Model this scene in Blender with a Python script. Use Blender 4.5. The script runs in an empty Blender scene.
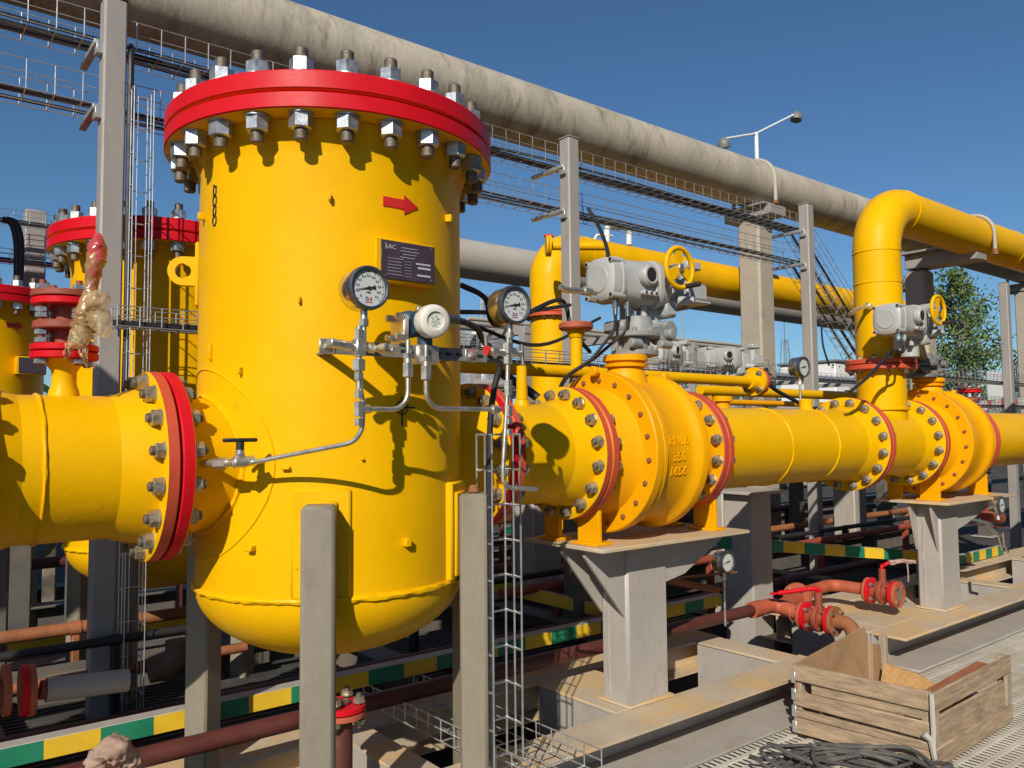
import bpy, bmesh, math, random
from mathutils import Vector, Matrix, Quaternion
R=math.radians; PI=math.pi; rnd=random.Random(7)
SC=bpy.context.scene; COL=SC.collection
V=Vector
# ---------------------------------------------------------------- camera
F=800.0; E=1.31
YAW,PITCH,ROLL=R(38.3625),R(3.4852),R(0.55)
def cam_axes():
    a,p,r=YAW,PITCH,ROLL
    fw=V((math.sin(a)*math.cos(p),math.cos(a)*math.cos(p),math.sin(p)))
    rt=V((math.cos(a),-math.sin(a),0)); up=V((-math.sin(a)*math.sin(p),-math.cos(a)*math.sin(p),math.cos(p)))
    c,s=math.cos(r),math.sin(r)
    return fw,c*rt-s*up,c*up+s*rt
FW,RT,UP=cam_axes(); EYE=V((0,0,E))
def ray(px,py): return FW+RT*((px-512)/F)+UP*((384-py)/F)
def aY(px,py,Y): d=ray(px,py); return EYE+d*(Y/d.y)
def aX(px,py,X): d=ray(px,py); return EYE+d*(X/d.x)
def aZ(px,py,Z): d=ray(px,py); return EYE+d*((Z-E)/d.z)
# ---------------------------------------------------------------- materials
def nt(m): return m.node_tree.nodes,m.node_tree.links
def mat(name,col,rough=.5,metal=0.0,var=.08,scale=9.0,bump=.0,bscale=60.0,dirt=None,dirt_lo=.58,dirt_hi=.75,dscale=6.0,coat=0.0,stretch=None,grain=.0,spec=.5):
    m=bpy.data.materials.new(name); m.use_nodes=True; n,l=nt(m)
    b=n['Principled BSDF']; b.inputs['Metallic'].default_value=metal; b.inputs['Coat Weight'].default_value=coat
    b.inputs['Coat Roughness'].default_value=.12; b.inputs['Specular IOR Level'].default_value=spec
    tc=n.new('ShaderNodeTexCoord'); src=tc.outputs['Object']
    if stretch:
        mp=n.new('ShaderNodeMapping'); mp.inputs['Scale'].default_value=stretch; l.new(src,mp.inputs[0]); src=mp.outputs[0]
    no=n.new('ShaderNodeTexNoise'); no.inputs['Scale'].default_value=scale; no.inputs['Detail'].default_value=6; no.inputs['Roughness'].default_value=.62
    l.new(src,no.inputs['Vector'])
    mr=n.new('ShaderNodeMapRange'); mr.inputs['From Min'].default_value=.3; mr.inputs['From Max'].default_value=.7
    mr.inputs['To Min'].default_value=1-var; mr.inputs['To Max'].default_value=1+var; l.new(no.outputs['Fac'],mr.inputs['Value'])
    mx=n.new('ShaderNodeVectorMath'); mx.operation='SCALE'; mx.inputs[0].default_value=col; l.new(mr.outputs[0],mx.inputs['Scale'])
    out=mx.outputs[0]
    if grain:
        ng=n.new('ShaderNodeTexNoise'); ng.inputs['Scale'].default_value=scale*14; ng.inputs['Detail'].default_value=3; l.new(src,ng.inputs['Vector'])
        mg=n.new('ShaderNodeMapRange'); mg.inputs['From Min'].default_value=.3; mg.inputs['From Max'].default_value=.7; mg.inputs['To Min'].default_value=1-grain; mg.inputs['To Max'].default_value=1+grain
        l.new(ng.outputs['Fac'],mg.inputs['Value']); m2=n.new('ShaderNodeVectorMath'); m2.operation='SCALE'; l.new(out,m2.inputs[0]); l.new(mg.outputs[0],m2.inputs['Scale']); out=m2.outputs[0]
    if dirt:
        nd=n.new('ShaderNodeTexNoise'); nd.inputs['Scale'].default_value=dscale; nd.inputs['Detail'].default_value=9; nd.inputs['Roughness'].default_value=.7
        l.new(src,nd.inputs['Vector'])
        md=n.new('ShaderNodeMapRange'); md.inputs['From Min'].default_value=dirt_lo; md.inputs['From Max'].default_value=dirt_hi; l.new(nd.outputs['Fac'],md.inputs['Value'])
        mm=n.new('ShaderNodeMix'); mm.data_type='RGBA'; l.new(md.outputs[0],mm.inputs['Factor']); l.new(out,mm.inputs['A']); mm.inputs['B'].default_value=(*dirt,1); out=mm.outputs['Result']
    l.new(out,b.inputs['Base Color'])
    rr=n.new('ShaderNodeMapRange'); rr.inputs['From Min'].default_value=.3; rr.inputs['From Max'].default_value=.7
    rr.inputs['To Min'].default_value=max(.04,rough-.08); rr.inputs['To Max'].default_value=min(1,rough+.08); l.new(no.outputs['Fac'],rr.inputs['Value']); l.new(rr.outputs[0],b.inputs['Roughness'])
    if bump:
        nb=n.new('ShaderNodeTexNoise'); nb.inputs['Scale'].default_value=bscale; nb.inputs['Detail'].default_value=4; l.new(src,nb.inputs['Vector'])
        bp=n.new('ShaderNodeBump'); bp.inputs['Strength'].default_value=bump; bp.inputs['Distance'].default_value=.004; l.new(nb.outputs['Fac'],bp.inputs['Height']); l.new(bp.outputs[0],b.inputs['Normal'])
    return m
M={}
M['yellow']=mat('yellow_paint',(.80,.43,.001),.40,var=.06,scale=3.5,bump=.2,bscale=45,dirt=(.52,.26,.01),dirt_lo=.66,dirt_hi=.82,dscale=5,coat=.0,spec=.14)
M['yellowb']=mat('yellow_paint_tab',(.80,.43,.001),.45,var=.05,scale=5,bump=.2,bscale=80,spec=.15)
M['orange']=mat('valve_yellow_paint',(.79,.355,.0015),.40,var=.05,scale=7,bump=.3,bscale=70,dirt=(.45,.17,.01),dirt_lo=.64,dirt_hi=.8,dscale=8,coat=.0,spec=.16)
M['red']=mat('red_paint',(.60,.007,.016),.42,var=.08,scale=8,bump=.08,spec=.2,dirt=(.42,.02,.02),dirt_lo=.6,dirt_hi=.8,dscale=7)
M['primer']=mat('orange_red_paint',(.55,.075,.03),.55,var=.1,scale=10,dirt=(.36,.07,.03),dirt_lo=.55,dirt_hi=.75)
M['brownred']=mat('red_brown_primer',(.28,.06,.03),.6,var=.15,scale=9,bump=.15,dirt=(.15,.06,.035),dirt_lo=.55,dirt_hi=.75)
M['brickred']=mat('brick_primer',(.42,.095,.045),.6,var=.12,scale=9,bump=.15,dirt=(.3,.1,.05),dirt_lo=.55,dirt_hi=.75)
M['darkbrown']=mat('dark_brown_paint',(.095,.026,.02),.5,var=.2,dirt=(.22,.11,.06),dirt_lo=.6,dirt_hi=.8)
M['post']=mat('grey_steel_paint',(.315,.29,.27),.5,var=.09,scale=3,bump=.12,bscale=30,dirt=(.22,.165,.12),dirt_lo=.57,dirt_hi=.78,dscale=5,stretch=(1.6,1.6,.6),grain=.04)
M['steelgrey']=mat('light_grey_paint',(.39,.355,.32),.55,var=.09,scale=3,bump=.12,bscale=30,dirt=(.33,.235,.15),dirt_lo=.56,dirt_hi=.78,dscale=4,stretch=(1.6,1.6,.6),grain=.05)
M['skid']=mat('dusty_grey_paint',(.50,.42,.315),.68,var=.16,scale=4,grain=.05,bump=.15,bscale=40,dirt=(.62,.42,.20),dirt_lo=.44,dirt_hi=.60,dscale=3.4)
M['pipegrey']=mat('weathered_grey_pipe',(.44,.39,.31),.75,var=.16,scale=1.6,bump=.25,bscale=25,dirt=(.13,.10,.07),dirt_lo=.52,dirt_hi=.74,dscale=2.2,stretch=(2.6,1,.8),grain=.12)
M['pipegrey2']=mat('pale_grey_pipe',(.42,.39,.34),.65,var=.06,scale=3)
M['conc']=mat('concrete',(.34,.31,.27),.85,var=.14,scale=3,bump=.4,bscale=30,dirt=(.24,.21,.18),dirt_lo=.5,dirt_hi=.75,grain=.08)
M['colgrey']=mat('beige_column',(.37,.325,.265),.8,var=.1,scale=2.5,bump=.3,bscale=20,dirt=(.27,.23,.19),dirt_lo=.55,dirt_hi=.8,grain=.06)
M['zinc']=mat('zinc_nut',(.50,.53,.56),.42,metal=.85,var=.22,scale=40,bump=.1,bscale=200)
M['stud']=mat('oiled_stud',(.16,.13,.10),.5,metal=.5,var=.3,scale=40,bump=.5,bscale=300)
M['brass']=mat('grey_olive_nut',(.42,.38,.29),.38,metal=.7,var=.25,scale=60)
M['steel']=mat('stainless_steel',(.68,.65,.58),.40,metal=.9,var=.14,scale=30)
M['galv']=mat('galvanised_wire',(.55,.56,.56),.4,metal=.7,var=.15,scale=20)
M['chrome']=mat('polished_steel',(.70,.66,.58),.22,metal=.95,var=.1,scale=20)
M['black']=mat('black_rubber',(.018,.018,.02),.55,var=.2,scale=20)
M['darkring']=mat('dark_bezel',(.13,.14,.16),.35,metal=.7,var=.2)
M['darkgrey']=mat('dark_grey_casting',(.17,.175,.165),.5,var=.12,scale=14,bump=.25,bscale=90)
M['castgrey']=mat('mid_grey_casting',(.25,.255,.245),.5,var=.15,scale=14,bump=.25,bscale=90,dirt=(.36,.36,.34),dirt_lo=.55,dirt_hi=.8)
M['actgrey']=mat('actuator_grey',(.40,.405,.395),.45,var=.06,scale=8,bump=.15,bscale=90,dirt=(.3,.29,.27),dirt_lo=.6,dirt_hi=.85)
M['white']=mat('white_paint',(.78,.78,.76),.5,var=.05)
M['cap']=mat('stained_white_cap',(.66,.63,.56),.5,var=.1,scale=30,bump=.2,bscale=120,dirt=(.40,.33,.22),dirt_lo=.5,dirt_hi=.72,dscale=28)
M['blue']=mat('blue_paint',(.03,.16,.34),.45,var=.1)
M['bluedark']=mat('dark_blue_paint',(.025,.06,.10),.45,var=.1)
M['green']=mat('green_paint',(.012,.20,.105),.55,var=.12,scale=12)
M['tapey']=mat('yellow_stripe_paint',(.74,.47,.025),.55,var=.1,scale=12)
M['plate']=mat('dark_violet_plate',(.055,.038,.055),.4,var=.15,scale=20,spec=.4)
M['print']=mat('pale_print',(.42,.40,.44),.6,var=.1)
M['arrowred']=mat('red_sticker',(.58,.02,.02),.5,var=.05)
M['rust']=mat('rust',(.26,.10,.035),.85,var=.3,scale=14,bump=.5,bscale=70)
M['rustpipe']=mat('rusty_orange_pipe',(.30,.105,.04),.8,var=.3,scale=9,bump=.3,bscale=60)
M['rubberhose']=mat('brown_rubber_elbow',(.09,.06,.045),.6,var=.3,scale=16,bump=.4,bscale=60)
M['wood']=mat('weathered_wood',(.35,.25,.16),.85,var=.36,scale=7,bump=.5,bscale=30,dirt=(.15,.115,.085),dirt_lo=.55,dirt_hi=.8,dscale=5,stretch=(1.2,9,9),grain=.14)
M['woody']=mat('weathered_wood_crosswise',(.35,.25,.16),.85,var=.36,scale=7,bump=.5,bscale=30,dirt=(.15,.115,.085),dirt_lo=.55,dirt_hi=.8,dscale=5,stretch=(9,1.2,9),grain=.14)
M['woodz']=mat('weathered_wood_upright',(.36,.28,.20),.85,var=.25,scale=7,bump=.5,bscale=30,dirt=(.15,.115,.085),dirt_lo=.55,dirt_hi=.8,dscale=5,stretch=(9,9,1.2),grain=.14)
M['ply']=mat('brown_plywood',(.36,.215,.11),.75,var=.2,scale=5,bump=.2,bscale=40,dirt=(.2,.12,.07),dirt_lo=.56,dirt_hi=.8,dscale=6,grain=.08)
M['freshwood']=mat('split_yellow_wood',(.5,.30,.12),.75,var=.2,scale=6,bump=.3,bscale=40,stretch=(1.5,8,8),grain=.12)
M['redwood']=mat('red_brown_board',(.33,.12,.055),.7,var=.2,scale=6,stretch=(1.5,8,8),grain=.1)
M['grating']=mat('zinc_grating',(.58,.54,.46),.6,metal=.1,var=.12,scale=6,dirt=(.42,.33,.22),dirt_lo=.52,dirt_hi=.8,dscale=2)
M['ground']=mat('dusty_ground',(.045,.041,.037),.95,var=.35,scale=1.5,bump=.7,bscale=14,grain=.2,dirt=(.085,.075,.062),dirt_lo=.52,dirt_hi=.68,dscale=1.2)
M['cloth']=mat('dirty_rag',(.36,.245,.185),.9,var=.35,scale=20,bump=.5,bscale=60)
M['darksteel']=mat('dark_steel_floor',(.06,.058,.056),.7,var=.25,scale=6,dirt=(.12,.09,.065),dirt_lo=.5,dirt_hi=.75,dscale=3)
M['cablegrey']=mat('dusty_cable',(.075,.072,.068),.7,var=.3,scale=14,dirt=(.17,.15,.12),dirt_lo=.52,dirt_hi=.75,dscale=10)
M['legpaint']=mat('warm_grey_leg_paint',(.235,.205,.155),.55,var=.09,scale=3,bump=.12,bscale=30,dirt=(.17,.125,.085),dirt_lo=.57,dirt_hi=.78,dscale=5,stretch=(1.6,1.6,.6),grain=.05)
M['shadesteel']=mat('shade_darkened_steel',(.115,.105,.092),.7,var=.2,scale=4,bump=.2,dirt=(.20,.14,.09),dirt_lo=.52,dirt_hi=.75,dscale=3)  # grey steel with the back rows' shade put into its base colour, rusty dirt over
M['glass']=mat('dial_white',(.56,.57,.56),.3,var=.05,scale=6)
M['bark']=mat('bark',(.22,.19,.16),.9,var=.4,scale=12,bump=.5)
def leafmat(name,c):
    m=mat(name,c,.6,var=.35,scale=1.2,grain=.3,spec=.25); n,l=nt(m); b=n['Principled BSDF']
    return m
M['leaf']=leafmat('birch_leaf',(.105,.16,.045)); M['leaf2']=leafmat('dark_leaf',(.06,.105,.032))
M['plastic']=mat('amber_film',(.40,.24,.10),.2,var=.4,scale=25,bump=.8,bscale=45,dirt=(.42,.07,.05),dirt_lo=.50,dirt_hi=.62,dscale=14,spec=.6)
def wrapmat():
    m=M['plastic']; n,l=nt(m); b=n['Principled BSDF']; b.inputs['Transmission Weight'].default_value=.2
wrapmat()
m_=mat('clear_amber_sheet',(.62,.46,.24),.2,var=.3,scale=20,bump=1.0,bscale=70,spec=.6); m_.node_tree.nodes['Principled BSDF'].inputs['Alpha'].default_value=.42; M['sheet']=m_
M['wrapred']=mat('red_wrap_film',(.5,.06,.06),.25,var=.4,scale=30,bump=1.0,bscale=60,dirt=(.6,.42,.25),dirt_lo=.5,dirt_hi=.62,dscale=16,spec=.6)
M['tapewhite']=mat('white_warning_tape',(.7,.66,.6),.4,var=.15,bump=.4,bscale=40); M['tapered']=mat('red_warning_tape',(.6,.06,.04),.4,var=.15,bump=.4,bscale=40)
# ---------------------------------------------------------------- mesh builder
WPOS={}
def frame(ax,ref=None):
    ax=V(ax).normalized()
    if ref is None: ref=V((0,0,1)) if abs(ax.z)<.9 else V((1,0,0))
    u=(ref-ax*ref.dot(ax)).normalized(); v=ax.cross(u)
    return ax,u,v
def fillet(pts,rb,k=6):
    pts=[V(p) for p in pts]
    if rb<=0 or len(pts)<3: return pts
    out=[pts[0]]
    for i in range(1,len(pts)-1):
        a,b,c=pts[i-1],pts[i],pts[i+1]; d1=(a-b); d2=(c-b); L1,L2=d1.length,d2.length
        d1.normalize(); d2.normalize(); ang=d1.angle(d2)
        if ang>PI-.03: out.append(b); continue
        t=min(rb/math.tan(ang/2),L1*.49,L2*.49); r=t*math.tan(ang/2)
        ce=b+(d1+d2).normalized()*(r/math.sin(ang/2)); s=b+d1*t-ce; e=b+d2*t-ce; tot=s.angle(e); axis=s.cross(e).normalized()
        for j in range(k+1): out.append(ce+Quaternion(axis,tot*j/k)@s)
    out.append(pts[-1]); return out
def spl(pts,k=8):
    P=[V(p) for p in pts]; P=[P[0]*2-P[1]]+P+[P[-1]*2-P[-2]]; out=[]
    for i in range(1,len(P)-2):
        a,b,c,d=P[i-1:i+3]
        for j in range(k):
            t=j/k; out.append(.5*((2*b)+(c-a)*t+(2*a-5*b+4*c-d)*t*t+(3*b-a-3*c+d)*t**3))
    out.append(P[-2]); return out
class MB:
    def __init__(s): s.v=[]; s.f=[]; s.m=[]
    def add(s,vs,fs,mi=0):
        o=len(s.v); s.v+= [V(p) for p in vs]
        for f in fs: s.f.append([o+i for i in f]); s.m.append(mi)
        return s
    def box(s,c,d,rot=None,ch=None,mi=0):
        c=V(c); h=V(d)/2
        if ch is None: ch=min(.004,min(h)*.25)
        vs=[];idx={}
        for sx in (-1,1):
            for sy in (-1,1):
                for sz in (-1,1):
                    for a in range(3):
                        p=V((sx*h.x,sy*h.y,sz*h.z)); 
                        for b in range(3):
                            if b!=a: p[b]-=ch*(sx,sy,sz)[b]
                        idx[(sx,sy,sz,a)]=len(vs); vs.append(p)
        fs=[]
        S=(-1,1)
        for a in range(3):
            b,c2=(a+1)%3,(a+2)%3
            for sg in S:
                q=[]
                for sb,sc in ((-1,-1),(1,-1),(1,1),(-1,1)):
                    k=[0,0,0]; k[a]=sg;k[b]=sb;k[c2]=sc; q.append(idx[(*k,a)])
                fs.append(q if sg>0 else q[::-1])
            for sb in S:
                for sc in S:   # edges along axis a
                    k0=[0,0,0];k0[a]=-1;k0[b]=sb;k0[c2]=sc;k1=list(k0);k1[a]=1
                    q=[idx[(*k0,b)],idx[(*k1,b)],idx[(*k1,c2)],idx[(*k0,c2)]]
                    fs.append(q if sb*sc<0 else q[::-1])
        for sx in S:
            for sy in S:
                for sz in S:
                    q=[idx[(sx,sy,sz,0)],idx[(sx,sy,sz,1)],idx[(sx,sy,sz,2)]]
                    fs.append(q if sx*sy*sz>0 else q[::-1])
        if rot is not None: vs=[rot@p for p in vs]
        return s.add([p+c for p in vs],fs,mi)
    def beam(s,a,b,w,h,ch=None,up=(0,0,1),mi=0):
        a,b=V(a),V(b); x=(b-a); L=x.length; x.normalize(); u=V(up); y=u.cross(x).normalized(); z=x.cross(y)
        return s.box((a+b)/2,(L,w,h),Matrix((x,y,z)).transposed(),ch,mi)
    def lathe(s,prof,o,ax,n=32,mats=None,ref=None,ang=None):
        ax,u,v=frame(ax,ref); o=V(o); vs=[];rings=[]
        for t,r in prof:
            if r<1e-6: rings.append([len(vs)]); vs.append(o+ax*t)
            else:
                rings.append(list(range(len(vs),len(vs)+n)))
                for i in range(n):
                    a=2*PI*i/n; vs.append(o+ax*t+(u*math.cos(a)+v*math.sin(a))*r)
        for k in range(len(prof)-1):
            A,B=rings[k],rings[k+1]; mi=mats[k] if mats else 0; fs=[]
            for i in range(n):
                j=(i+1)%n
                if len(A)==1 and len(B)==1: continue
                if len(A)==1: fs.append([A[0],B[j],B[i]])
                elif len(B)==1: fs.append([A[i],A[j],B[0]])
                else: fs.append([A[i],A[j],B[j],B[i]])
            if k==0: base=len(s.v); s.v+=vs
            for f in fs: s.f.append([base+q for q in f]); s.m.append(mi)
        return s
    def cyl(s,a,b,r0,r1=None,n=20,mi=0,ch=0):
        a,b=V(a),V(b); r1=r0 if r1 is None else r1; L=(b-a).length
        if ch: pr=[(0,0),(0,r0-ch),(ch,r0),(L-ch,r1),(L,r1-ch),(L,0)]
        else: pr=[(0,0),(0,r0),(L,r1),(L,0)]
        return s.lathe(pr,a,b-a,n,[mi]*5)
    def hexn(s,a,b,r,rot=0,mi=0,n=6):
        a,b=V(a),V(b); L=(b-a).length; c=r*.13; ax,u,v=frame(b-a)
        vs=[]
        for t,rr in ((0,r-c),(c*.6,r),(L-c*.6,r),(L,r-c)):
            for i in range(n): g=2*PI*i/n+rot; vs.append(a+ax*t+(u*math.cos(g)+v*math.sin(g))*rr)
        fs=[[k*n+i,k*n+(i+1)%n,(k+1)*n+(i+1)%n,(k+1)*n+i] for k in range(3) for i in range(n)]
        fs+=[list(range(n))[::-1],list(range(3*n,4*n))]
        return s.add(vs,fs,mi)
    def tube(s,pts,r,n=8,rb=0,mi=0,closed=False,caps=True,jit=0,k=6):
        pts=fillet(pts,rb,k) if not closed else [V(p) for p in pts]
        N=len(pts); vs=[];prev=None
        rs=r if isinstance(r,(list,tuple)) else [r]*N
        if len(rs)!=N: rs=[rs[min(len(rs)-1,int(i*len(rs)/N))] for i in range(N)]
        for i,p in enumerate(pts):
            a=pts[(i-1)%N] if (closed or i>0) else p; b=pts[(i+1)%N] if (closed or i<N-1) else p
            t=(b-a); t=t.normalized() if t.length>1e-9 else V((0,0,1))
            if prev is None: ax,u,v=frame(t)
            else:
                u=(prev-t*prev.dot(t)); u=u.normalized() if u.length>1e-6 else frame(t)[1]; v=t.cross(u)
            prev=u
            for q in range(n):
                g=2*PI*q/n; rr=rs[i]*(1+(rnd.uniform(-jit,jit) if jit else 0)); vs.append(p+(u*math.cos(g)+v*math.sin(g))*rr)
        fs=[]
        for i in range(N if closed else N-1):
            j=(i+1)%N
            for q in range(n): w=(q+1)%n; fs.append([i*n+q,i*n+w,j*n+w,j*n+q])
        if caps and not closed: fs+=[list(range(n))[::-1],list(range((N-1)*n,N*n))]
        return s.add(vs,fs,mi)
    def ring(s,c,ax,R_,r,n=32,m=8,mi=0,jit=0):
        ax,u,v=frame(ax); c=V(c)
        return s.tube([c+(u*math.cos(2*PI*i/n)+v*math.sin(2*PI*i/n))*R_ for i in range(n)],r,m,closed=True,mi=mi,jit=jit)
    def prism(s,poly,w,mi=0):
        poly=[V(p) for p in poly]; w=V(w); n=len(poly)
        nrm=sum(((poly[i]-poly[0]).cross(poly[(i+1)%n]-poly[0]) for i in range(1,n-1)),V())
        if nrm.dot(w)<0: poly=poly[::-1]
        vs=poly+[p+w for p in poly]
        fs=[list(range(n))[::-1],list(range(n,2*n))]+[[i,(i+1)%n,n+(i+1)%n,n+i] for i in range(n)]
        return s.add(vs,fs,mi)
    def mesh(s,name,mats,loc=V((0,0,0)),sharp=38):
        me=bpy.data.meshes.new(name); me.from_pydata([tuple(p-loc) for p in s.v],[],s.f)
        for mm in (mats if isinstance(mats,(list,tuple)) else [mats]): me.materials.append(M[mm] if isinstance(mm,str) else mm)
        if len(me.materials)>1: me.polygons.foreach_set('material_index',s.m)
        me.polygons.foreach_set('use_smooth',[True]*len(me.polygons)); me.update()
        me.set_sharp_from_angle(angle=R(sharp)); return me
    def build(s,name,mats,parent=None,sharp=38,loc=None):
        if loc is None: loc=WPOS[parent.name] if parent is not None else V((0,0,0))
        loc=V(loc); o=bpy.data.objects.new(name,s.mesh(name,mats,loc,sharp)); COL.objects.link(o)
        if parent is not None: o.parent=parent; o.location=loc-WPOS[parent.name]
        else: o.location=loc
        WPOS[o.name]=loc; return o
def tag(o,label,cat,group=None,kind=None):
    if label: o['label']=label
    if cat: o['category']=cat
    if group: o['group']=group
    if kind: o['kind']=kind
    return o
def thing(name,loc,label,cat,group=None):
    o=bpy.data.objects.new(name,None); COL.objects.link(o); o.empty_display_size=.1; o.location=V(loc); WPOS[o.name]=V(loc)
    return tag(o,label,cat,group)
def solo(mb,name,mats,loc,label,cat,group=None,sharp=38):
    return tag(mb.build(name,mats,None,sharp,loc),label,cat,group)
def struct(mb,name,mats): return tag(mb.build(name,mats),None,None,None,'structure')
def inst(name,me,parent,world_loc,rot=None,mats=None):
    o=bpy.data.objects.new(name,me); COL.objects.link(o); o.parent=parent; o.location=V(world_loc)-WPOS[parent.name]; WPOS[o.name]=V(world_loc)
    if rot is not None: o.rotation_mode='QUATERNION'; o.rotation_quaternion=rot
    return o
def kids(o): return [c for c in COL.objects if c.parent==o]
def copy_tree(o,parent=None):
    c=o.copy(); COL.objects.link(c); c.parent=parent
    for ch in KIDS.get(o.name,[]): copy_tree(ch,c)
    return c
KIDS={}
def index_kids():
    KIDS.clear()
    for o in COL.objects:
        if o.parent: KIDS.setdefault(o.parent.name,[]).append(o)
def dup(root,loc,label,rotz=0,group=None):
    index_kids(); c=copy_tree(root); c.location=V(loc); c.rotation_euler=(0,0,rotz); c['label']=label
    if group: c['group']=group
    WPOS[c.name]=V(loc); return c
def text_mesh(s,size,o,ux,uy,depth=.001,matname='print',parent=None,name='lettering',align='CENTER'):
    cu=bpy.data.curves.new('t','FONT'); cu.body=s; cu.size=size; cu.extrude=depth; cu.align_x=align; cu.align_y='CENTER'; cu.resolution_u=2
    t=bpy.data.objects.new('t',cu); COL.objects.link(t); bpy.context.view_layer.update()
    me=bpy.data.meshes.new_from_object(t.evaluated_get(bpy.context.evaluated_depsgraph_get())); bpy.data.objects.remove(t)
    ux,uy=V(ux).normalized(),V(uy).normalized(); uz=ux.cross(uy); o=V(o); loc=WPOS[parent.name]
    vs=[o+ux*p.co.x+uy*p.co.y+uz*p.co.z for p in me.vertices]; fs=[list(p.vertices) for p in me.polygons]
    mb=MB(); mb.add(vs,fs); return mb.build(name,matname,parent,sharp=20)
YP=2.27; ZP=1.232; RP=.182
# ---------------------------------------------------------------- bolts
def bolt_mesh(name,L,sr,nr,nh,g0,g1,nn=14):
    """stud along Z from 0..L with nuts seated outside grip g0..g1"""
    st=MB(); st.cyl((0,0,0),(0,0,L),sr,n=nn,ch=sr*.2)
    nu=[]
    for a,b,w in ((g0-nh,g0,g0),(g1,g1+nh,g1)):
        m=MB(); m.hexn((0,0,a),(0,0,b),nr,rot=rnd.uniform(0,1))
        if w==g0: m.cyl((0,0,g0-.004),(0,0,g0),nr*1.12,n=18)
        else: m.cyl((0,0,g1),(0,0,g1+.004),nr*1.12,n=18)
        nu.append(m)
    return st,nu
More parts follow.
